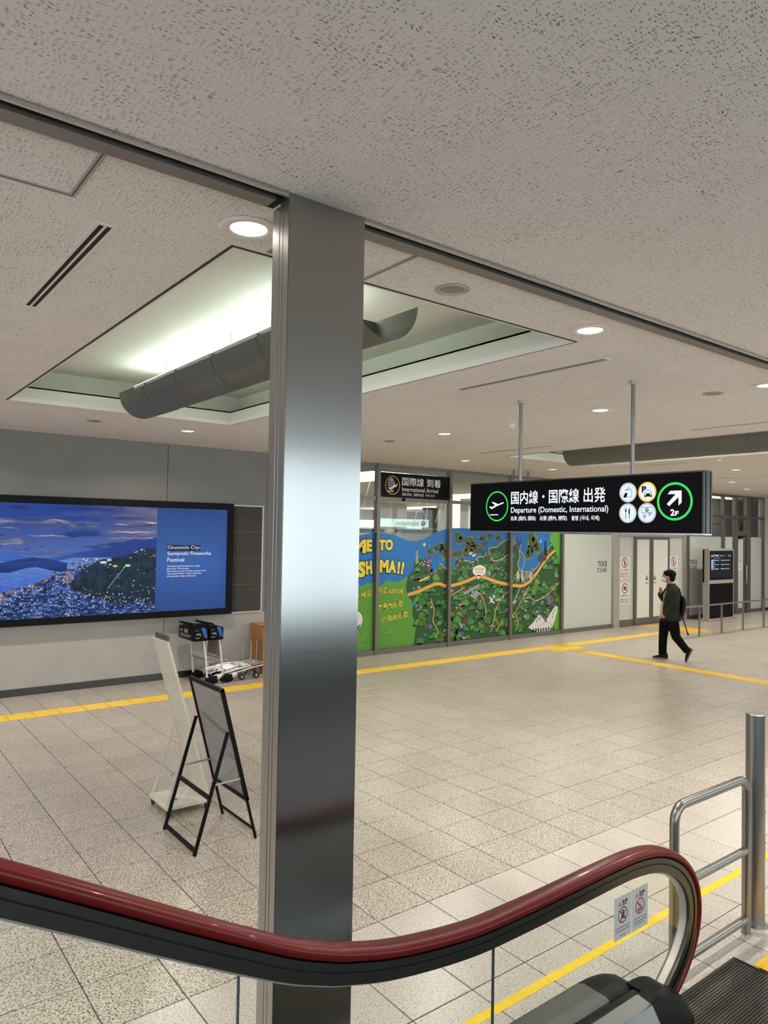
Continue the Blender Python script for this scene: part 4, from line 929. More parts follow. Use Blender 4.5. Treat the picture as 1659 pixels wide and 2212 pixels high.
# white peaks, bottom right
lay += 4
for pk in ([(12.72,.22),(12.95,.36),(13.08,.48),(13.22,.42),(13.34,.28),(13.40,.14),(13.0,.12)],[(13.36,.36),(13.52,.52),(13.68,.66),(13.76,.62),(13.74,.42),(13.62,.22),(13.45,.18)],[(13.0,.10),(13.15,.24),(13.36,.30),(13.52,.24),(13.56,.10)]):
    q = smooth(pk+[pk[0]]); cx = sum(a for a, _ in q)/len(q); cz = sum(b_ for _, b_ in q)/len(q)
    mp.poly([(cx+(a-cx)*1.05, cz+(b_-cz)*1.05) for a, b_ in q], OUT, lay); mp.poly(q, (.68,.64,.62), lay+1); lay += 2
for (a, b_) in ((13.04,.42),(13.10,.38),(13.02,.34),(13.15,.42),(13.60,.50),(13.66,.56),(13.58,.42)): mp.disc(a, b_, .012, OUT, lay, .03, 10)
for k in range(9): blob(12.9+.09*k, .13+R.uniform(-.01,.02), .03, .045, DARK, lay, 9)
# plain green right border
mp.poly(smooth([(13.62,2.40),(13.50,2.38),(13.46,2.30),(13.44,2.20),(13.50,2.15),(13.60,2.05),(13.70,1.88),(13.78,1.72),(13.83,1.60)])+[(13.83,2.41)], (.10,.36,.03), lay); mp.poly(smooth([(13.83,.85),(13.79,.75),(13.78,.62),(13.72,.45),(13.64,.28),(13.56,.098)])+[(13.83,.098)], (.10,.36,.03), lay)
# speech bubble over the airport
mp.disc(11.13,1.545,.215,OUT,lay,.13); mp.disc(11.13,1.545,.205,WHT,lay+1,.12); mp.poly([(11.05,1.45),(11.10,1.34),(11.18,1.45)],WHT,lay+1)
mp.text('HIROSHIMA', 10.98,1.555,11.28,1.605,(.50,.42,.02),lay+2,.03); mp.text('AIRPORT', 11.02,1.485,11.25,1.53,(.50,.42,.02),lay+2,.03)
# sparkles on the sea and confetti on the grass
for k in range(110): x = R.uniform(8.0,9.7); z = 1.4+R.uniform(0,.75); (z > lerp_tab(hills, x)+.04 and z < lerp_tab(top, x)-.05 and not inland(x, z-.05)) and mp.disc(x, z, R.uniform(.002,.005), (.25,.45,.7), 2, n=6)
for k in range(26): x = R.choice([R.uniform(7.95,8.26), R.uniform(8.4,8.8)]); z = R.uniform(.22,.46); mp.disc(x, z, .012, OUT, 2, n=10); mp.disc(x, z, .009, R.choice([(.5,.04,.04),YEL,(.05,.2,.5),(.2,.06,.05),WHT]), 3, n=10)
mp.build('map_drawing', M['print'], mu, fix=False)
tx = Print(O, (1,0,0), (0,0,1), .00025)
def toon(st, u0, v0, u1, v1, b_, rot=0, ow=.06):
    bb = text_bbox(st); tx.text(st, u0, v0, u1, v1, OUT, 6, b_+ow, rot=rot, bb=bb); tx.text(st, u0, v0, u1, v1, YEL, 8, b_, rot=rot, bb=bb)
for ch, a, b_, c, d, r in (('W',6.52,1.78,6.78,2.00,0),('E',6.85,1.82,6.96,2.04,0),('L',7.02,1.86,7.15,2.10,0),('C',7.24,1.88,7.40,2.12,0),('O',7.46,1.90,7.64,2.14,0),('M',7.80,1.95,8.075,2.175,.03),('E',8.125,1.98,8.225,2.18,.02),('T',8.41,2.00,8.55,2.18,-.02),('O',8.57,2.00,8.735,2.19,0)): toon(ch, a, b_, c, d, .055, r)
tx.build('welcome_lettering', M['print'], mu, fix=False); tx = Print(O, (1,0,0), (0,0,1), .00025)
for ch, a, b_, c, d, r in (('H',7.15,1.50,7.33,1.76,0),('I',7.40,1.50,7.44,1.76,0),('R',7.5,1.50,7.66,1.76,0),('O',7.70,1.50,7.88,1.76,0),('S',7.93,1.50,8.07,1.76,0),('H',8.115,1.55,8.235,1.77,.08),('I',8.365,1.56,8.385,1.78,0),('M',8.45,1.575,8.63,1.79,0),('A',8.665,1.565,8.82,1.775,-.04),('!',8.885,1.54,8.915,1.755,-.10),('!',8.985,1.53,9.015,1.745,-.18)): toon(ch, a, b_, c, d, .06, r)
tx.build('city_lettering', M['print'], mu, fix=False); tx = Print(O, (1,0,0), (0,0,1), .00025)
for st, a0, z0, a1, z1, hh in (('어서오세요',7.55,1.06,8.28,1.20,.12),('히로시마에',8.38,1.22,9.03,1.16,.125),('廣島歡迎您',8.40,.90,9.04,.96,.11),('广岛欢迎您',8.50,.66,9.17,.75,.11)):
    n = len(st)
    for i, ch in enumerate(st):
        u = a0+(a1-a0)*i/n; v = z0+(z1-z0)*i/n-.06+.012*math.sin(2.3*i); w_ = (a1-a0)/n*.84
        bb = text_bbox(ch); tx.text(ch, u, v, u+w_, v+hh, OUT, 6, .07, bb=bb); tx.text(ch, u, v, u+w_, v+hh, YEL, 8, .016, bb=bb)
tx.build('greeting_lettering', M['print'], mu, fix=False); tx = Print(O, (1,0,0), (0,0,1), .00025)
blobx = [(7.86+.16*math.cos(a), .70+.16*math.sin(a)) for a in np.linspace(0, 2*PI, 20)[:-1]]
tx.poly([(7.86+.20*math.cos(a), .68+.19*math.sin(a)) for a in np.linspace(0, 2*PI, 24)[:-1]], OUT, 4); tx.poly([(7.86+.19*math.cos(a), .68+.18*math.sin(a)) for a in np.linspace(0, 2*PI, 24)[:-1]], WHT, 5); tx.poly([(7.92,.55),(8.02,.62),(7.86,.42)], WHT, 5)
tx.build('bubble', M['print'], mu, fix=False)

# ================================================================== NOTICES ON THE GLASS
def exit_letters(x, z, w, label):
    t = thing('exit_lettering', label, 'lettering', (x, YG, z)); p = Print((0, 0, 0), (1,0,0), (0,0,1)); k = (.035,.035,.035)
    p.text('EXIT', 0, .155, w, .275, k, 0, .02, True); p.rect(0, w, .133, .138, k, 0); p.text('出口', 0, 0, w, .11, k, 0, .02, True); p.build('letters', M['print_matte'], t, fix=False)
exit_letters(15.32, 1.42, .375, 'reversed black exit lettering on the frosted glass beside the mural'); exit_letters(19.68, 1.41, .385, 'reversed black exit lettering on the frosted glass by the flight information stand')
RED = (.38,.012,.02); KK = (.02,.02,.02); PAP = (.74,.71,.62)
def mini(p, u0, u1, v, h, seed, l=2, c=KK, n=4):
    r_ = random.Random(seed); w = (u1-u0)/n
    for k in range(n):
        a = u0+w*k+w*.12
        for q in range(3): p.rect(a, a+w*.7, v+h*(.1+.32*q), v+h*(.1+.32*q)+h*.13, c, l)
        p.rect(a+w*r_.uniform(.15,.5), a+w*r_.uniform(.15,.5)+w*.12, v, v+h, c, l)
def notice(x, y, zt, w, h, icon, label, small=False):
    t = thing('notice', label, 'notice', (x, y, zt-h)); p = Print((0, -.001, 0), (1,0,0), (0,0,1))
    p.rect(0, w, 0, h, PAP, 0); r = w*.31; cu, cv = w/2, h-r*1.12
    p.disc(cu, cv, r, RED, 1); p.disc(cu, cv, r*.80, (.78,.75,.70), 2)
    if icon == 'walk':
        p.disc(cu, cv+r*.48, r*.14, KK, 3, n=12); p.poly([(cu-r*.22,cv+r*.30),(cu+r*.22,cv+r*.30),(cu+r*.20,cv-r*.15),(cu+r*.12,cv-r*.62),(cu-r*.12,cv-r*.62),(cu-r*.20,cv-r*.15)], KK, 3)
    else:
        p.rect(cu-r*.46,cu+r*.46,cv-r*.34,cv+r*.26,KK,3); p.rect(cu-r*.18,cu+r*.18,cv+r*.26,cv+r*.40,KK,3); p.disc(cu,cv-r*.03,r*.20,(.6,.2,.2),4,n=14)
    p.line([(cu-r*.62,cv+r*.62),(cu+r*.62,cv-r*.62)], r*.16, RED, 5)
    if not small:
        st = '立入禁止' if icon == 'walk' else '撮影禁止'
        p.text(st, w*.08, h*.375, w*.92, h*.445, KK, 2, .02)
        p.text('No admittance' if icon == 'walk' else 'No photography', w*.08, h*.295, w*.92, h*.34, KK, 2)
        p.text('출입금지' if icon == 'walk' else '촬영금지', w*.08, h*.195, w*.92, h*.26, KK, 2, .02); p.text('禁止入内' if icon == 'walk' else '禁止拍照', w*.08, h*.095, w*.92, h*.16, KK, 2, .02); p.rect(w*.25,w*.92,h*.04,h*.055,RED,2)
    else:
        mini(p, w*.1, w*.9, h*.28, h*.08, 2); mini(p, w*.2, w*.8, h*.14, h*.06, 3)
    p.build('sheet', M['print_matte'], t, fix=False)
notice(16.265, YG, 1.797, .435, .575, 'walk', 'no admittance notice on the door side glass nearer the mural')
notice(16.275, YG, 1.13, .435, .57, 'cam', 'no photography notice on the door side glass nearer the mural')
notice(18.60, YG, 1.80, .435, .575, 'walk', 'no admittance notice on the side glass nearer the flight information stand')
notice(18.60, YG, 1.13, .435, .57, 'cam', 'no photography notice on the side glass nearer the flight information stand')
notice(22.47, YG-.02, 1.72, .26, .36, 'walk', 'small no entry notice on the hinged glass door', True)
for x, l in ((17.36, 'small grey warning triangle sticker on the sliding leaf nearer the mural'), (17.73, 'small grey warning triangle sticker on the sliding leaf nearer the flight information stand')):
    t = thing('sticker', l, 'sticker', (x, YG-.046, 1.08)); p = Print((0,0,0),(1,0,0),(0,0,1)); p.poly([(0,.09),(.14,.09),(.07,.24)], (.16,.16,.16), 0); p.rect(.0,.14,0,.03,(.25,.25,.24),0); p.build('print', M['print_matte'], t, fix=False)
# ================================================================== ESCALATOR
YH = 1.82
es = thing('escalator', 'escalator balustrade of clear glass with red handrail and steel newel', 'escalator', (2.0, YH, 0))
EO = Vector((2.0, YH, 0))
# handrail centre path in x,z (top surface at about z = 1.0 on the level part)
ctrl = [(-3.3,3.62),(-1.2,2.43),(-.4,1.975),(.2,1.636),(.54,1.444),(.785,1.304),(1.07,1.148),(1.2,1.090),(1.3,1.054),(1.5,1.002),(1.8,.960),(2.05,.953),(2.32,.955),(2.6,.960),(2.79,.958),(2.95,.938),(3.08,.893),(3.18,.83),(3.255,.745),(3.29,.65),(3.29,.55),(3.255,.455),(3.18,.36),(3.09,.285),(3.0,.225)]
path = smooth(ctrl, 6)
def sweep(mb, path, prof, y0=0.0, closed=True, off=0.0):
    n = len(path); m_ = len(prof); vs = []
    for i, (x, z) in enumerate(path):
        a = path[max(i-1,0)]; b_ = path[min(i+1,n-1)]; d = Vector((b_[0]-a[0], b_[1]-a[1])).normalized(); nn = Vector((-d.y, d.x))
        for (w, h) in prof: vs.append((x+nn.x*(h+off)-EO.x, y0+w, z+nn.y*(h+off)))
    fs = []
    for i in range(n-1):
        for k in range(m_): fs.append((i*m_+k, i*m_+(k+1) % m_, (i+1)*m_+(k+1) % m_, (i+1)*m_+k))
    fs += [tuple(range(m_)), tuple(range((n-1)*m_, n*m_))[::-1]]
    return mb.add(vs, fs)
hp = [(.041*math.copysign(abs(math.cos(a))**.7, math.cos(a)), .020*math.copysign(abs(math.sin(a))**.8, math.sin(a))) for a in np.linspace(0, 2*PI, 25)[:-1]]
# on the newel the path turns so that the outside of the loop is the left-hand normal (up on the level run)
sweep(MB(), path, hp, off=.008).build('handrail', M['red_rubber'], es, smooth=50)
rp = lambda w0, w1, h0, h1: [(w0,h0),(w1,h0),(w1,h1),(w0,h1)]
sweep(MB(), path, rp(-.033,.033,-.034,-.012)).build('guide_profile', M['steel_dark'], es, smooth=30)
sweep(MB(), path, rp(-.026,.026,-.040,-.034)).build('guide_groove', M['slot'], es, smooth=30)
sweep(MB(), path, rp(-.030,.030,-.074,-.040)).build('lower_profile', M['steel_dark'], es, smooth=30)
sweep(MB(), path, rp(-.016,.016,-.084,-.074)).build('gasket', M['alu_lt'], es, smooth=30)
# inner face lining of the newel
# glass: polygon between the profile and the deck line
inn = []
for i, (x, z) in enumerate(path):
    a = path[max(i-1,0)]; b_ = path[min(i+1,len(path)-1)]; d = Vector((b_[0]-a[0], b_[1]-a[1])).normalized(); inn.append((x+d.y*.080, z-d.x*.080))
deck = lambda x: .355 if x > 1.75 else (.355+(1.75-x)*.577-.10*min(1,(1.75-x)/.7) if x < 1.75 else .355)
def glass_panel(x0, x1):
    upper = [p for p in inn if x0 <= p[0] <= x1]
    if x1 > 3: poly = [(x0, deck(x0))]+[(x0, lerp_tab(inn[:70], x0))]+upper+[(2.96, deck(2.96))]
    else:
        poly = [(x0, deck(x0)), (x0, lerp_tab([p for p in inn if p[0] < 2.9 and p[1] > .7], x0))]+[p for p in upper if p[1] > .7]+[(x1, lerp_tab([p for p in inn if p[0] < 2.9 and p[1] > .7], x1)), (x1, deck(x1))]
    mb = MB(); mb.prism(poly, lambda u, v, d: (u-EO.x, d, v), -.005, .005); mb.build('glass_panel', M['glass_rail'], es)
xsj = [-3.0, -1.1, -.1, .931, 1.939]
for a, b_ in zip(xsj[:-1], xsj[1:]): glass_panel(a+.002, b_-.002)
glass_panel(1.941, 3.3)
for x in xsj[1:]:
    zt = lerp_tab([p for p in inn if p[0] < 2.9 and p[1] > .7], x); B(x-.0018-EO.x, x+.0018-EO.x, -.0055, .0055, deck(x), zt).build('glass_seam', M['seam'], es)
# decks either side of the glass, rising with the flight
M['deck'] = brushed('deck_stainless', (.19,.19,.183), .40, None, 0, .2, (300, 4, 4))
def deck_run(y0, y1, prof, xend, name, m_):
    pts = [(-3.2, deck(-3.2)), (-1, deck(-1)), (.2, deck(.2)), (.9, deck(.9)), (1.3, deck(1.3)), (1.75, .355), (xend, .355)]
    mb = MB(); vs = []; k = len(prof)
    for x, z in pts:
        for (w, h) in prof: vs.append((x-EO.x, w, z+h))
    fs = []
    for i in range(len(pts)-1):
        for q in range(k): fs.append((i*k+q, i*k+(q+1) % k, (i+1)*k+(q+1) % k, (i+1)*k+q))
    fs += [tuple(range(k)), tuple(range((len(pts)-1)*k, len(pts)*k))[::-1]]
    mb.add(vs, fs); return mb.build(name, m_, es, smooth=25)
outer = [(.014,-.02),(.014,.035),(.025,.045),(.14,.045),(.175,.03),(.185,-.02),(.185,-.34),(.02,-.34)]
inner = [(-.014,-.02),(-.02,-.34),(-.16,-.34),(-.16,-.22),(-.155,-.06),(-.10,.025),(-.03,.035),(-.014,.025)]
deck_run(0, 0, outer, 2.66, 'outer_deck', M['deck']); deck_run(0, 0, inner, 2.80, 'inner_deck', M['deck'])
deck_run(0, 0, [(-.014,-.03),(.014,-.03),(.014,.02),(-.014,.02)], 2.86, 'glass_clamp', M['slot'])
def cap(prof, x0, x1, s1, name):
    n = 6; k = len(prof); vs = []; cw_ = sum(p[0] for p in prof)/k; ch = -.16
    for i in range(n+1):
        t = i/n; x = x0+(x1-x0)*math.sin(t*PI/2); s_ = 1-(1-s1)*(1-math.cos(t*PI/2))
        for (w, h) in prof: vs.append((x-EO.x, cw_+(w-cw_)*(.55+.45*s_), .355+ch+(h-ch)*s_))
    fs = []
    for i in range(n):
        for q in range(k): fs.append((i*k+q, i*k+(q+1) % k, (i+1)*k+(q+1) % k, (i+1)*k+q))
    fs += [tuple(range(k)), tuple(range(n*k, (n+1)*k))[::-1]]
    MB().add(vs, fs).build(name, M['black'], es, smooth=35)
cap(outer, 2.66, 2.92, .62, 'outer_end_cap'); cap(inner, 2.80, 3.06, .55, 'inner_end_cap')
cap([(-.05,-.34),(-.05,.03),(.05,.03),(.05,-.34)], 2.84, 3.04, .62, 'handrail_inlet')
# landing plate, ribs and steps
lp = thing('landing_plate', 'dark ribbed metal landing plate at the foot of the escalator', 'floor plate', (3.9, 1.3, 0))
B(2.6-3.9, 4.078-3.9, .62-1.3, 2.006-1.3, -.05, .001).build('plate', simple('comb_plate', (.035,.033,.03), .45, .6), lp)
f = MB()
for k in range(92):
    y = .64+.01485*k; f.box(2.62-3.9, 4.062-3.9, y-1.3, y+.0055-1.3, .001, .0055)
for k in range(54):
    x = 3.34+.0135*k; f.box(x-3.9, x+.004-3.9, .63-1.3, 1.996-1.3, .001, .0045)
tag(f.build('ribs', simple('comb_rib', (.13,.125,.115), .38, .8), lp, fix=False), kind='stuff')
f = MB(); f.box(4.066-3.9,4.080-3.9,.62-1.3,2.008-1.3,0,.007); f.box(3.0-3.9,4.066-3.9,1.996-1.3,2.008-1.3,0,.007); f.build('edge_frame', M['steel_dark'], lp)
st = thing('escalator_steps', 'dark metal escalator steps rising beside the glass balustrade', 'steps', (2.0, 1.2, 0))
stepm = simple('step_metal', (.06,.058,.055), .4, .7)
for k in range(12):
    x1 = 2.6-.4*k; z = 0 if k < 2 else .21*min(k-1, k-1)
    B(x1-.405-2, x1-2, -.56, .45, z-.12, z+.0).build('step', stepm, st)
# danger notices on the glass
for k, (x0, x1, lab) in enumerate(((2.663, 2.785, 'grey danger notice with a crossed out climbing figure on the balustrade glass'), (2.790, 2.910, 'grey danger notice with crossed out steps picture on the balustrade glass'))):
    w = x1-x0; h = .178; t = thing('danger_notice', lab, 'notice', (x0, YH-.0055, .641)); B(0, w, -.0012, 0, 0, h).build('plate', simple('notice_grey_%d' % k, (.50,.50,.49), .4), t, bevel=.0004, seg=1)
    p = Print((0,-.0013,0),(1,0,0),(0,0,1), .0002); p.rect(.0015,w-.0015,.0015,h-.0015,(.50,.50,.49),0); p.poly([(.026,.138),(.048,.138),(.037,.158)],(.02,.02,.02),1); p.poly([(.0278,.139),(.0462,.139),(.037,.1562)],(.62,.33,.02),2); p.rect(.0362,.0378,.1425,.150,KK,3)
    p.text('危険', .054, .137, .094, .160, KK, 1, .03); cu, cv, r = .060, .098, .034
    p.ann(cu, cv, r*.86, r, RED, 3)
    if k == 0:
        p.disc(cu, cv+.016, .0065, KK, 1, n=14); p.poly([(cu-.007,cv+.009),(cu+.006,cv+.009),(cu+.018,cv+.020),(cu+.020,cv+.017),(cu+.009,cv-.001),(cu+.004,cv-.010),(cu+.014,cv-.010),(cu+.014,cv-.022),(cu+.009,cv-.022),(cu+.009,cv-.015),(cu-.004,cv-.014),(cu-.016,cv-.026),(cu-.020,cv-.024),(cu-.010,cv-.008)], KK, 1); p.rect(cu+.014,cu+.024,cv-.008,cv-.004,KK,1)
    else:
        for q in range(4): p.line([(cu-.024+.011*q,cv-.020+.001*q),(cu-.006+.009*q,cv+.016-.006*q)], .0025, (.16,.13,.10), 1)
        p.line(smooth([(cu-.002,cv+.026),(cu+.006,cv+.014),(cu+.020,cv+.012)]), .002, (.25,.25,.25), 1); p.rect(cu-.016,cu+.010,cv-.024,cv-.012,(.2,.16,.12),1)
    p.line([(cu-r*.66,cv+r*.62),(cu+r*.66,cv-r*.62)], r*.15, RED, 4)
    rr_ = random.Random(k)
    for q, (v_, a0, a1) in enumerate(((.046,.010,w-.010),(.033,.016,w-.012),(.022,.018,w-.030))):
        if k == 0 and q == 2: v_, a0, a1 = .012, .044, .078
        u_ = a0
        while u_ < a1: l_ = rr_.uniform(.003,.006); p.rect(u_, min(a1,u_+l_), v_, v_+.0042, KK, 1); p.rect(u_+.0008, min(a1,u_+l_-.0008), v_+.0016, v_+.0026, (.4,.4,.39), 2); u_ += l_+.0016
    p.build('print', M['print_matte'], t, fix=False)

# ================================================================== STEEL BARRIER AND BOLLARD
bo = thing('bollard', 'thick round stainless bollard with a flat shiny top beside the pipe barrier', 'bollard', (4.535, 2.105, 0))
MB().lathe([(.072,0),(.072,.006)], 32).build('base_flange', M['steel'], bo, smooth=30)
MB().lathe([(.0545,.006),(.0545,1.268)], 36, cap0=False, cap1=False).build('tube', M['steel_v'], bo, smooth=30)
MB().lathe([(.0545,1.268),(.0535,1.274),(.0,1.275)], 36, cap0=False, cap1=False).build('top_cap', M['chrome'], bo, smooth=20)
pl_ = MB(); 
for k in range(7):
    a0 = math.radians(-62+6*k); a1 = math.radians(-62+6*(k+1)); pl_.add([(.0553*math.cos(a), .0553*math.sin(a), z) for a in (a0, a1) for z in (.40,.86)], [(0,2,3,1)])
pl_.build('hatch_plate', M['steel'], bo, fix=False)
for a, z in ((-45,.86),(-40,.78),(-52,.70),(-45,.415),(-58,.52)): MB().sphere((.056*math.cos(math.radians(a)), .056*math.sin(math.radians(a)), z-.02), .004, 8, 6).build('screw', M['black'], bo)
br = thing('pipe_barrier', 'low stainless pipe barrier with rounded corners beside the escalator newel', 'barrier', (4.0, 2.09, 0)); rP = .0255
def rr(p): return (p[0]-4.0, 0, p[1])
xn, xf, zt_, rc = 3.60, 4.392, .912, .085
loop = [(xn,0)]+[(xn,.2),(xn,.5),(xn,zt_-rc)]+[(xn+rc-rc*math.cos(a), zt_-rc+rc*math.sin(a)) for a in np.linspace(.2,PI/2,7)]+[(xf-rc+rc*math.sin(a), zt_-rc+rc*math.cos(a)) for a in np.linspace(0,PI/2,8)]+[(xf,.5),(xf,.0)]
MB().tube([rr(p) for p in loop], rP, 18).build('hoop', M['steel_v'], br, smooth=40)
for z in (.487,.083): MB().tube([rr((xn+.02,z)), rr((xf-.015,z))], rP*.9, 16).build('cross_pipe', M['steel_v'], br, smooth=40)
for x in (xn, xf): MB().lathe([(rP*1.12,0),(rP*1.12,.004)], 18, (x-4.0,0,0)).build('foot_ring', M['steel'], br)

# ================================================================== A-BOARD
ab = thing('a_board', 'black framed folding pavement sign with empty grey sheet and open rear legs', 'sign stand', (2.40, 5.24, 0))
def q3(x, y, z): return Vector((x-2.40, y-5.24, z))
y0, y1 = 4.955, 5.53
topx, topz, footx = 2.345, 1.165, 2.652
lx = lambda z: footx+(topx-footx)*z/topz
f = MB()
for y in (y0, y1): f.bar(q3(lx(.30), y, .30), q3(topx, y, topz), .026, .030, (1,0,0))
for z in (topz-.016, .315): f.bar(q3(lx(z), y0-.013, z), q3(lx(z), y1+.013, z), .026, .032)
f.build('panel_frame', M['black'], ab, bevel=.004, seg=2)
sx, sz = footx-topx, topz; nl = Vector((sz, 0, sx)).normalized()
def sheet(off, th, name, m_):
    vs = []
    for d in (off, off+th):
        for (y, z) in ((y0+.012,.33),(y1-.012,.33),(y1-.012,topz-.03),(y0+.012,topz-.03)): vs.append(q3(lx(z), y, z)+nl*d)
    MB().add(vs, [(0,1,2,3),(7,6,5,4),(0,4,5,1),(1,5,6,2),(2,6,7,3),(3,7,4,0)]).build(name, m_, ab)
sheet(-.004, .004, 'backing_sheet', simple('grey_backing', (.36,.35,.34), .5, var=.16, vscale=22)); sheet(-.0068, .0015, 'clear_cover', glass('sign_cover', (.9,.9,.9)))
f = MB()
for y in (y0, y1): MB().bar(q3(footx, y, .0), q3(lx(.32), y, .32), .016, .020, (1,0,0)).build('front_leg', M['black'], ab, bevel=.003, seg=1)
MB().bar(q3(lx(.075), y0, .075), q3(lx(.075), y1, .075), .014, .020).build('front_foot_rail', M['black'], ab, bevel=.003, seg=1)
rfx, rtx, rtz = 2.152, 2.392, .845
for y in (y0-.022, y1-.022): MB().bar(q3(rfx, y, 0), q3(rtx, y, rtz), .020, .024, (1,0,0)).build('rear_leg', M['black'], ab, bevel=.003, seg=1)
rx = lambda z: rfx+(rtx-rfx)*z/rtz
for z, n_ in ((.385,'rear_cross_rail'),(.03,'rear_foot_rail')): MB().bar(q3(rx(z), y0-.022, z), q3(rx(z), y1-.022, z), .016, .036).build(n_, M['black'], ab, bevel=.003, seg=1)
for y in (y0-.005, y1-.020): MB().bar(q3(rx(.47), y, .468), q3(lx(.478), y, .478), .004, .014).build('stay', M['chrome'], ab)
for y in (y0-.01, y1-.01): MB().tube([q3(rtx, y-.014, rtz-.02), q3(rtx, y+.014, rtz-.02)], .008, 8).build('pivot', M['chrome'], ab)
# bar added to imitate a reflection on the sheet, no real brace
MB().bar(q3(lx(.86)+.012, y0, .80), q3(lx(.92)+.012, y1, .92), .006, .012).build('reflection_bar', M['black'], ab)

# ================================================================== PEGBOARD STAND
pg_ = thing('pegboard_stand', 'cream perforated display board leaning on a wheeled base', 'display stand', (2.42, 5.9, 0))
def q4(x, y, z): return Vector((x-2.42, y-5.9, z))
pt, pb = (2.228, 1.412), (2.618, .075); ya, yb = 5.725, 6.055
crm = simple('cream_enamel', (.60,.57,.47), .4)
pn = Vector((-(pt[1]-pb[1]), 0, (pt[0]-pb[0]))).normalized()
nx, nz = 11, 44; mb = MB(); W_ = yb-ya; H_ = math.hypot(pt[0]-pb[0], pt[1]-pb[1])
def pp(u, v, d): return q4(pb[0]+(pt[0]-pb[0])*v, ya+W_*u, pb[1]+(pt[1]-pb[1])*v)+pn*d
cu_ = .0077; holes_u = [.10+.80*i/(nx-1) for i in range(nx)]; holes_v = [.22+.755*j/(nz-1) for j in range(nz)]
us = sorted([0,1]+[h+s_*.0048/W_ for h in holes_u for s_ in (-1,1)]); vs_ = sorted([0,1]+[h+s_*.0068/H_ for h in holes_v for s_ in (-1,1)])
idx = {}
for i, u in enumerate(us):
    for j, v in enumerate(vs_): idx[(i,j)] = len(mb.v); mb.v.append(tuple(pp(u, v, .0)))
for i in range(len(us)-1):
    for j in range(len(vs_)-1):
        if i % 2 == 1 and j % 2 == 1: continue
        mb.f.append((idx[(i,j)], idx[(i+1,j)], idx[(i+1,j+1)], idx[(i,j+1)])); mb.c.append(None)
bd = mb.build('perforated_board', crm, pg_, fix=False)
md = bd.modifiers.new('thick', 'SOLIDIFY'); md.thickness = .0016
f = MB()
for y in (ya, yb): f.bar(q4(pb[0], y, pb[1]), q4(pt[0], y, pt[1]), .010, .020, (1,0,0))
f.bar(q4(pt[0], ya, pt[1]), q4(pt[0], yb, pt[1]), .016, .016); f.build('board_edge', crm, pg_)
MB().bar(q4(pt[0]+.012, ya+.02, pt[1]+.028), q4(pt[0]+.012, yb-.02, pt[1]+.028), .010, .048).build('top_clip', simple('clip_grey', (.10,.095,.09), .3, .5), pg_, bevel=.002, seg=1)
MB().bar(q4(2.25, yb, .085), q4(2.440, yb, .66), .006, .022, (1,0,0)).build('brace', crm, pg_); MB().bar(q4(2.25, ya, .085), q4(2.440, ya, .66), .006, .022, (1,0,0)).build('brace', crm, pg_)
bs = q4(0,0,0); B(2.235-2.42, 2.615-2.42, 5.69-5.9, 6.085-5.9, .058, .088).build('base_plate', crm, pg_, bevel=.003, seg=1)
MB().bar(q4(2.30, 5.84, .0895), q4(2.38, 5.82, .0895), .012, .002).build('base_label', M['black'], pg_)
for (x, y) in ((2.26,6.06),(2.26,5.715),(2.59,5.715),(2.59,6.06)):
    w = MB(); w.tube([q4(x-.009,y,.024), q4(x+.009,y,.024)], .024, 14); w.build('caster_wheel', M['rubber'], pg_, smooth=40)
    MB().bar(q4(x, y, .03), q4(x, y, .058), .028, .014, (1,0,0)).build('caster_fork', M['chrome'], pg_)

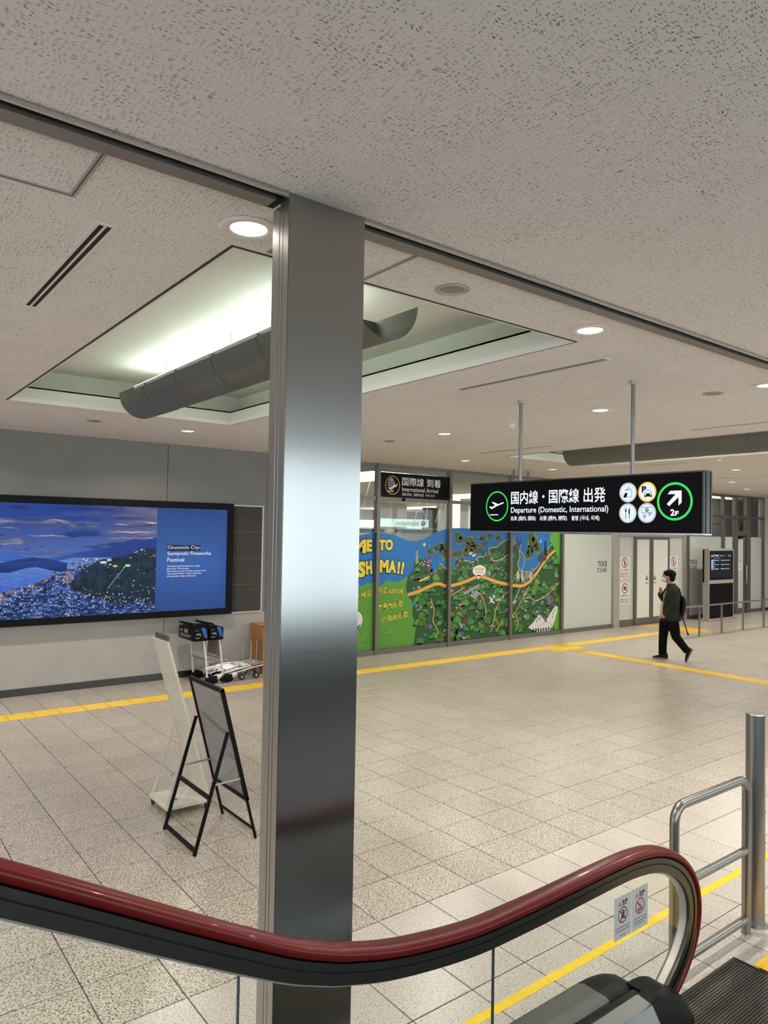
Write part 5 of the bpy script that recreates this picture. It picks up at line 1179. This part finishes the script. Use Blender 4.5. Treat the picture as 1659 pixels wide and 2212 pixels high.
# ================================================================== LUGGAGE CARTS
def cart(label, x, y):
    t = thing('luggage_cart', label, 'luggage cart', (x, y, 0), group=None)     # origin: near rear wheel, floor; length along +x
    Wd = .52
    for yy in (0, Wd):
        MB().tube([(-.07,yy,.11),(-.095,yy,.40),(-.155,yy,.80)], .015, 10).build('upright', M['white_metal'], t, smooth=40)
        MB().tube([(-.06,yy,.11),(.12,yy,.13),(.45,yy,.19),(.66,yy,.215)], .016, 10).build('side_rail', M['chrome'], t, smooth=40)
        # rear wheel guard, rounded
        g = MB(); pts = [(-.10,.03),(-.09,.10),(-.02,.135),(.08,.125),(.11,.06),(.09,.02),(-.06,.015)]
        g.prism(pts, lambda u, v, d: (u, d, v), yy-.03, yy+.03); g.build('wheel_guard', M['black'], t, bevel=.012, seg=2, smooth=50)
        MB().tube([(.02,yy-.018,.062),(.02,yy+.018,.062)], .062, 18).build('rear_wheel', M['rubber'], t, smooth=40)
        MB().tube([(.08,yy,.10),(.16,yy,.115)], [.05,.028], 12).build('rail_boot', M['white_metal'], t, smooth=40)
    for yy in (.06, Wd-.06):
        c = MB().tube([(.53,yy-.015,.05),(.53,yy+.015,.05)], .05, 18).build('front_caster', M['rubber'], t, smooth=40)
        MB().tube([(.53,yy-.019,.05),(.53,yy+.019,.05)], .018, 10).build('caster_hub', M['white_metal'], c, smooth=40)
        MB().bar((.53,yy-.02,.05),(.56,yy-.02,.17), .004, .03, (0,1,0)).build('caster_fork', M['chrome'], c)
        MB().bar((.53,yy+.02,.05),(.56,yy+.02,.17), .004, .03, (0,1,0)).build('caster_fork', M['chrome'], c)
    for yy in (.09,.175,.26,.345,.43): MB().tube([(-.02,yy,.15),(.40,yy,.215),(.71,yy,.225)], .006, 6).build('deck_wire', M['chrome'], t, smooth=40)
    for xx, zz in ((.0,.15),(.25,.19),(.5,.215),(.70,.222)): MB().tube([(xx,0,zz),(xx,Wd,zz)], .008, 6).build('cross_wire', M['chrome'], t, smooth=40)
    MB().tube([(.64,0,.215),(.70,.02,.19),(.735,.10,.15),(.735,Wd-.10,.15),(.70,Wd-.02,.19),(.64,Wd,.215)], .014, 8).build('front_bumper', M['chrome'], t, smooth=40)
    MB().tube([(.71,.12,.22),(.715,.12,.54),(.715,.16,.58),(.715,Wd-.16,.58),(.715,Wd-.12,.54),(.71,Wd-.12,.22)], .010, 8).build('front_hoop', M['chrome'], t, smooth=40)
    B(-.095,-.075,.02,Wd-.02,.40,.72).build('back_panel', simple('cart_panel', (.42,.40,.37), .5), t)
    k = MB(); k.bar((-.10,.0,.37),(-.10,Wd,.37), .03, .012); k.bar((.02,.0,.335),(.02,Wd,.335), .02, .01); k.bar((-.10,.02,.365),(.02,.02,.338), .01,.01); k.bar((-.10,Wd-.02,.365),(.02,Wd-.02,.338), .01,.01); k.build('basket_shelf', M['chrome'], t)
    bx = B(-.31,-.08,-.035,Wd+.035,.665,.86).build('handle_housing', M['black'], t, bevel=.022, seg=2, smooth=40)
    p = Print((-.3105,Wd+.02,.68),(0,-1,0),(0,0,1),.0004)
    p2 = Print((-.30,-.036,.68),(1,0,0),(0,0,1),.0004); p2.rect(.03,.10,.085,.10,(.6,.45,.1),0); p2.rect(.02,.035,.03,.045,(.5,.5,.5),0); p2.rect(.055,.075,.03,.045,(.5,.5,.5),0); p2.rect(.03,.045,.14,.15,(.5,.5,.5),0); p2.rect(.09,.10,.06,.07,(.5,.5,.5),0)
    for q in range(3): p.rect(.22+.05*q,.245+.05*q,.09,.145,(.5,.5,.48),0)
    for q in range(5): p.rect(.06,.50-.03*q,.065-.011*q,.069-.011*q,(.3,.3,.3),0)
    p.rect(.05,.15,.10,.13,(.2,.2,.2),0); p.build('instruction_label', M['print_matte'], bx, fix=False); p2.build('side_marks', M['print_matte'], bx, fix=False)
    bl = MB(); bl.prism([(-.155,.72),(-.115,.705),(-.10,.735),(-.135,.85),(-.175,.875),(-.20,.855)], lambda u, v, d: (u, d, v), -.062, -.030); bl.build('blue_cap', simple('blue_plastic', (.01,.10,.36), .35), t, bevel=.010, seg=2, smooth=50)
    MB().sphere((-.235,.10,.865), (.06,.05,.055), 16, 10).build('lever_hub', M['black'], t, smooth=60)
    MB().tube([(-.23,.10,.895),(-.36,.10,.93),(-.48,.10,.965)], [.022,.02,.017], 10).build('brake_lever', M['black'], t, smooth=40)
    return t
cart('silver luggage cart with black handle box nested behind another cart', 4.655, 10.20)
cart('silver luggage cart in front of its twin, next to the wooden bin', 4.905, 10.20)

# ================================================================== WOODEN BIN
wb = thing('wooden_bin', 'pine wood bin standing against the grey wall beside the luggage carts', 'bin', (5.67, 10.48, 0))
f = MB(); f.box(0,.02,0,.45,.01,.755); f.box(.33,.35,0,.45,.01,.755); f.box(.02,.33,0,.02,.01,.755); f.box(.02,.33,.43,.45,.01,.755); f.build('box_sides', M['wood'], wb, bevel=.002, seg=1)
B(.02,.33,.02,.43,0,.03).build('box_floor', M['wood'], wb); B(-.005,.30,.12,.455,.756,.785).build('lid', M['wood'], wb, bevel=.002, seg=1); B(.02,.33,.02,.43,.69,.70).build('liner', M['black'], wb)
for k in range(12):
    r_ = random.Random(k); MB().lathe([(.006,0),(.001,.0008)], 8).build('knot', simple('wood_knot_%d' % k, (.12,.05,.015), .6), wb, loc=(-.0004, r_.uniform(.05,.42), r_.uniform(.1,.7))).rotation_euler = (0,-PI/2,0)

# ================================================================== FLIGHT INFORMATION STAND
kx0, kx1, ky, kz = 19.55, 20.95, 10.36, 2.03
ks = thing('flight_information_stand', 'tall grey flight information stand with a lit timetable screen', 'information stand', (20.25, 10.48, 0))
def kB(x0,x1,y0,y1,z0,z1): return B(x0-20.25,x1-20.25,y0-10.48,y1-10.48,z0,z1)
kg = simple('kiosk_grey', (.36,.34,.31), .45)
kB(kx0, kx1, ky+.03, ky+.18, .06, kz).build('body', kg, ks, bevel=.006, seg=1); kB(kx0-.02, kx1+.14, ky-.03, ky+.27, 0, .06).build('base', M['alu_lt'], ks, bevel=.01, seg=1)
f = MB()
for q in ((kx0,kx1,ky,ky+.03,kz-.06,kz),(kx0,kx0+.03,ky,ky+.03,.06,kz-.06),(kx1-.02,kx1,ky,ky+.03,.06,kz-.06),(kx0+.03,kx1-.02,ky-.005,ky+.03,1.04,1.14)): f.box(q[0]-20.25,q[1]-20.25,q[2]-10.48,q[3]-10.48,q[4],q[5])
f.build('front_frame', kg, ks); kB(kx0+.03,kx1-.02,ky+.01,ky+.03,1.14,kz-.06).build('screen_panel', M['black_gloss'], ks); kB(kx0+.03,kx1-.02,ky+.01,ky+.03,.06,1.04).build('lower_panel', M['black'], ks)
kB(kx0-.025,kx0-.008,ky+.135,ky+.175,1.08,kz-.04).build('side_screen', M['black'], ks); kB(kx0-.008,kx0,ky+.14,ky+.17,1.2,kz-.2).build('side_mount', kg, ks)
p = Print((kx0-20.25+.03, ky+.0095-10.48, 0),(1,0,0),(0,0,1),.0006); p.rect(.10,1.25,1.22,1.88,(.014,.015,.022),0); rk = random.Random(2)
p.rect(.11,.15,1.78,1.86,(.45,.38,.08),1); p.text('出発時刻表', .17,1.80,.52,1.86,(.45,.55,.75),1,.02); p.text('Departures', .58,1.80,.86,1.855,(.35,.45,.65),1); p.text('便名 行先', .25,1.735,.62,1.775,(.3,.32,.35),1); p.rect(1.06,1.22,1.81,1.845,(.2,.22,.3),1)
for k, (z, c) in enumerate(((1.675,(.35,.55,.95)),(1.615,(.35,.55,.95)),(1.555,(.35,.55,.95)),(1.495,(.35,.55,.95)),(1.435,(.80,.25,.22)))):
    p.rect(.11,.22,z,z+.042,c,1)
    for q in range(7 if k % 2 == 0 else 2): a = .24+.045*q; p.rect(a, a+rk.uniform(.014,.03), z+.006, z+.034, (.45,.55,.7), 1)
    if k % 2 == 0:
        for q in range(9): a = .65+.055*q; p.rect(a, a+rk.uniform(.025,.045), z+.006, z+.034, (.35,.45,.6) if q < 4 else (.42,.42,.12), 1)
p.build('timetable', M['print_lit'], ks, fix=False)

# ================================================================== FENCE, EXTINGUISHER
fe = thing('guard_rail', 'waist high slim metal guard rail in front of the flight information stand', 'railing', (17.5, 8.92, 0))
for x in (15.31,16.40,17.45,18.53,19.66,20.75,21.85,22.95): B(x-.025-17.5,x+.025-17.5,-.014,.014,.001,.70).build('post', M['steel_v'], fe, bevel=.002, seg=1)
B(15.27-17.5,23.0-17.5,-.03,.03,.70,.735).build('top_rail', M['steel'], fe, bevel=.008, seg=2); B(15.27-17.5,23.0-17.5,-.010,.010,.0,.004).build('floor_strip', M['steel_dark'], fe)
ex = thing('fire_extinguisher', 'red fire extinguisher on a stand by the pale wall', 'fire extinguisher', (24.6, 10.55, 0))
red = simple('extinguisher_red', (.40,.02,.02), .3); MB().lathe([(.08,.05),(.085,.07),(.085,.42),(.06,.49),(.03,.52)], 20).build('cylinder', red, ex, smooth=40); MB().lathe([(.035,.52),(.035,.56),(.02,.58)], 12).build('valve', M['black'], ex, smooth=40)
MB().tube([(.03,0,.56),(.13,0,.50),(.14,0,.30),(.11,0,.14)], .012, 8).build('hose', M['black'], ex, smooth=40); B(-.14,.14,-.14,.14,0,.05).build('stand', red, ex, bevel=.01)
MB().tube([(0,.12,.05),(0,.12,.75)], .008, 8).build('sign_pole', M['chrome'], ex); B(-.16,.16,.10,.13,.75,1.02).build('sign_plate', M['trim_white'], ex); B(-.16,.16,.096,.10,.90,1.02).build('sign_band', red, ex)
# ================================================================== PERSON
FW = (-.511, .859)
pe = thing('person', 'person in a dark green jacket, black trousers and white face mask walking with a backpack', 'person', (12.72, 7.52, 0), math.atan2(FW[1], FW[0]))
skin = simple('skin', (.42,.235,.155), .5); jk = simple('olive_jacket', (.026,.030,.021), .8, spec=.15, var=.15, vscale=14, bump=.1, bscale=40); trs = simple('black_trousers', (.004,.004,.0045), .85, spec=.12); hairm = simple('black_hair', (.004,.0035,.0035), .65, spec=.15)
def fuse(mb, name, m_, vox, parent=pe, it=4):
    o = mb.build(name, m_, parent)
    a = o.modifiers.new('fuse', 'REMESH'); a.mode = 'VOXEL'; a.voxel_size = vox; a.use_smooth_shade = True
    s_ = o.modifiers.new('soft', 'SMOOTH'); s_.iterations = it; s_.factor = .5
    return o
fh, fk, fa = (.055,-.085,.78), (.104,-.09,.44), (.108,-.09,.10)
rh, rk_, ra = (-.06,.085,.78), (-.125,.09,.455), (-.325,.09,.215)
ns, ne, nw = (-.085,.185,1.335), (-.085,.235,1.06), (.065,.205,.885)
fs_, fe_, fw_ = (-.04,-.175,1.335), (.12,-.235,1.13), (.150,-.10,1.285)
b_ = MB()
b_.tube([fh, fk, fa, (.10,-.09,.06)], [.075,.052,.038,.036], 12); b_.tube([rh, rk_, ra], [.075,.052,.038], 12)
b_.tube([(.10,-.09,.05),(.24,-.09,.035)], [.035,.03], 10); b_.tube([(-.335,.09,.20),(-.315,.09,.06)], [.035,.028], 10)
b_.sphere((-.01,0,.85), (.12,.155,.14)); b_.sphere((-.03,0,1.05), (.11,.14,.20)); b_.sphere((-.04,0,1.24), (.115,.165,.17))
b_.tube([(-.03,0,1.36),(.0,0,1.50)], [.065,.055], 12)
b_.tube([ns, ne, nw], [.052,.042,.030], 10); b_.tube([fs_, fe_, fw_], [.052,.042,.030], 10)
b_.sphere((.022,0,1.592), (.098,.076,.122), 20, 14); b_.sphere((.075,0,1.525), (.05,.055,.05)); b_.sphere((.124,0,1.578), (.018,.013,.024), 10, 8)
for s_ in (-1, 1): b_.sphere((.020,s_*.079,1.575), (.022,.010,.032), 10, 8)
# near hand, loosely curled
pc = Vector((.105,.198,.845)); b_.sphere(pc, (.045,.020,.038), 12, 8)
for k in range(4):
    o_ = Vector((.035, -.004, .018-.016*k)); p0 = pc+o_; l_ = (.030,.034,.033,.026)[k]
    b_.tube([p0, p0+Vector((l_,.002,-.012)), p0+Vector((l_+.008,-.010,-.012-l_*.75))], [.0095,.009,.008], 7)
b_.tube([pc+Vector((.0,.012,.02)), pc+Vector((.032,.022,.012)), pc+Vector((.055,.018,-.006))], [.011,.010,.009], 7)
# far hand gripping the strap
pc = Vector((.150,-.085,1.325)); b_.sphere(pc, (.030,.030,.042), 12, 8)
for k in range(4):
    p0 = pc+Vector((.020,.0,.030-.018*k)); b_.tube([p0, p0+Vector((.012,.024,0)), p0+Vector((-.012,.036,-.003))], [.010,.0095,.008], 7)
b_.tube([pc+Vector((-.01,.005,.03)), pc+Vector((.0,.026,.045)), pc+Vector((.016,.036,.042))], [.011,.010,.009], 7)
fuse(b_, 'body', skin, .007)
# eyes and brows above the mask
for s_ in (-1, 1):
    MB().sphere((.107,s_*.034,1.602), (.008,.013,.006), 10, 8).build('eye', M['black'], pe, smooth=60); MB().tube([(.112,s_*.018,1.622),(.108,s_*.05,1.624)], .005, 6).build('eyebrow', hairm, pe)
# mask
mk = MB(); mk.sphere((.088,0,1.535), (.062,.068,.058), 18, 12); mk.build('face_mask', simple('mask_white', (.72,.68,.66), .8), pe, smooth=60)
for s_ in (-1, 1): MB().tube([(.085,s_*.066,1.555),(.05,s_*.082,1.566),(.020,s_*.088,1.58)], .002, 5).build('mask_loop', M['trim_white'], pe)
h = MB(); h.sphere((-.008,0,1.632), (.117,.094,.092), 20, 14); h.sphere((-.045,0,1.575), (.068,.088,.088), 18, 12); h.sphere((.045,0,1.658), (.066,.078,.042), 16, 10)
fuse(h, 'hair', hairm, .010)
# trousers
t_ = MB(); t_.sphere((-.005,0,.80), (.155,.175,.12), 18, 12)
t_.tube([(.055,-.085,.80),(.085,-.09,.60),(.104,-.09,.42),(.112,-.09,.20),(.108,-.09,.085)], [.108,.098,.080,.076,.078], 14); t_.tube([(-.055,.085,.80),(-.095,.09,.60),(-.125,.09,.46),(-.225,.09,.33),(-.325,.09,.205)], [.112,.100,.085,.074,.068], 14)
fuse(t_, 'trousers', trs, .012, it=6)
# shoes
def shoe(loc, rot, nm='shoe'):
    up = [(-.075,.02),(-.082,.075),(-.070,.115),(.0,.118),(.05,.085),(.13,.062),(.185,.045),(.20,.022)]
    so = [(-.088,.024),(-.09,.012),(-.075,.0),(.05,.003),(.17,.002),(.205,.016),(.208,.028)]
    o = MB().prism(up, lambda u, v, d: (u, d, v), -.043, .043).build(nm, simple('shoe_black', (.008,.008,.008), .6, spec=.2), pe, bevel=.014, seg=3, smooth=50)
    s_ = MB().prism(so, lambda u, v, d: (u, d, v), -.047, .047).build('sole', simple('sole_grey', (.24,.225,.205), .7), o, bevel=.006, seg=2, smooth=50)
    o.location = loc; o.rotation_euler = (0, rot, 0)
shoe((.095,-.09,.0), 0); shoe((-.392,.09,.175), math.radians(67))
# shirt and jacket
def loft(rings, a0, a1, n, mb=None):
    mb = mb or MB(); vs = []
    for (z, uc, ru, rv) in rings:
        for k in range(n+1): a = a0+(a1-a0)*k/n; vs.append((uc+ru*math.cos(a), rv*math.sin(a), z))
    m_ = n+1; return mb.add(vs, [(i*m_+k, i*m_+k+1, (i+1)*m_+k+1, (i+1)*m_+k) for i in range(len(rings)-1) for k in range(n)])
shr = [(.86,.0,.165,.17),(1.0,-.005,.165,.175),(1.18,-.02,.155,.18),(1.30,-.035,.135,.165),(1.38,-.03,.10,.12),(1.43,-.015,.075,.075)]
loft(shr, 0, 2*PI, 28).build('shirt', simple('cream_shirt', (.50,.43,.30), .8), pe, smooth=60)
jr = [(.762,-.008,.200,.225),(.86,-.010,.195,.220),(1.0,-.012,.188,.215),(1.15,-.025,.180,.215),(1.27,-.045,.165,.212),(1.34,-.05,.140,.195),(1.39,-.045,.112,.140),(1.43,-.035,.090,.095)]
j = loft(jr, math.radians(50), math.radians(322), 30).build('jacket', jk, pe, smooth=60); md = j.modifiers.new('thick', 'SOLIDIFY'); md.thickness = .010; md.offset = 0
slv = MB(); slv.tube([(-.075,.165,1.345),(-.095,.215,1.22),(-.09,.240,1.06),(-.01,.225,.965),(.062,.206,.885)], [.088,.088,.080,.072,.066], 16); fuse(slv, 'sleeve', jk, .012, j, 5)
slv = MB(); slv.tube([(-.035,-.16,1.345),(.05,-.21,1.235),(.12,-.235,1.13),(.148,-.15,1.22),(.150,-.115,1.268)], [.086,.080,.072,.060,.052], 16); fuse(slv, 'sleeve', jk, .012, j, 5)
cl = MB(); 
for s_, a0, a1 in ((1, .85, 2.9), (-1, 3.3, 5.6)):
    cl.add([], [])
loft([(1.375,-.030,.105,.115),(1.40,-.028,.108,.112),(1.455,-.035,.078,.080)], math.radians(42), math.radians(322), 22, cl); c_ = cl.build('collar', jk, j, smooth=60); md = c_.modifiers.new('thick', 'SOLIDIFY'); md.thickness = .008
# backpack
bp = thing('backpack', 'black backpack with a dangling strap on the walking person', 'backpack', (12.72, 7.52, 0), math.atan2(FW[1], FW[0]))
k = MB(); k.sphere((-.245,0,1.05), (.055,.145,.185), 20, 14); k.sphere((-.235,0,.96), (.052,.15,.12), 18, 12); o = k.build('bag', M['black'], bp); a = o.modifiers.new('fuse','REMESH'); a.mode = 'VOXEL'; a.voxel_size = .012; a.use_smooth_shade = True
MB().tube([(-.235,.10,.90),(-.245,.11,.80),(-.29,.12,.66),(-.325,.12,.535)], [.012,.011,.010,.010], 8).build('loose_strap', M['black'], bp, smooth=40); MB().sphere((-.332,.12,.525), (.020,.014,.018), 10, 8).build('strap_end', M['black'], bp)
MB().tube([(-.21,.12,.90),(-.232,.125,.845)], .018, 8).build('buckle', M['black'], bp)
for s_ in (1, -1): MB().tube([(-.215,s_*.09,1.20),(-.17,s_*.10,1.36),(-.06,s_*.105,1.418),(.06,s_*.11,1.36),(.118,s_*.115,1.25),(.125,s_*.115,1.12)], .014, 8).build('shoulder_strap', M['black'], bp, smooth=40)
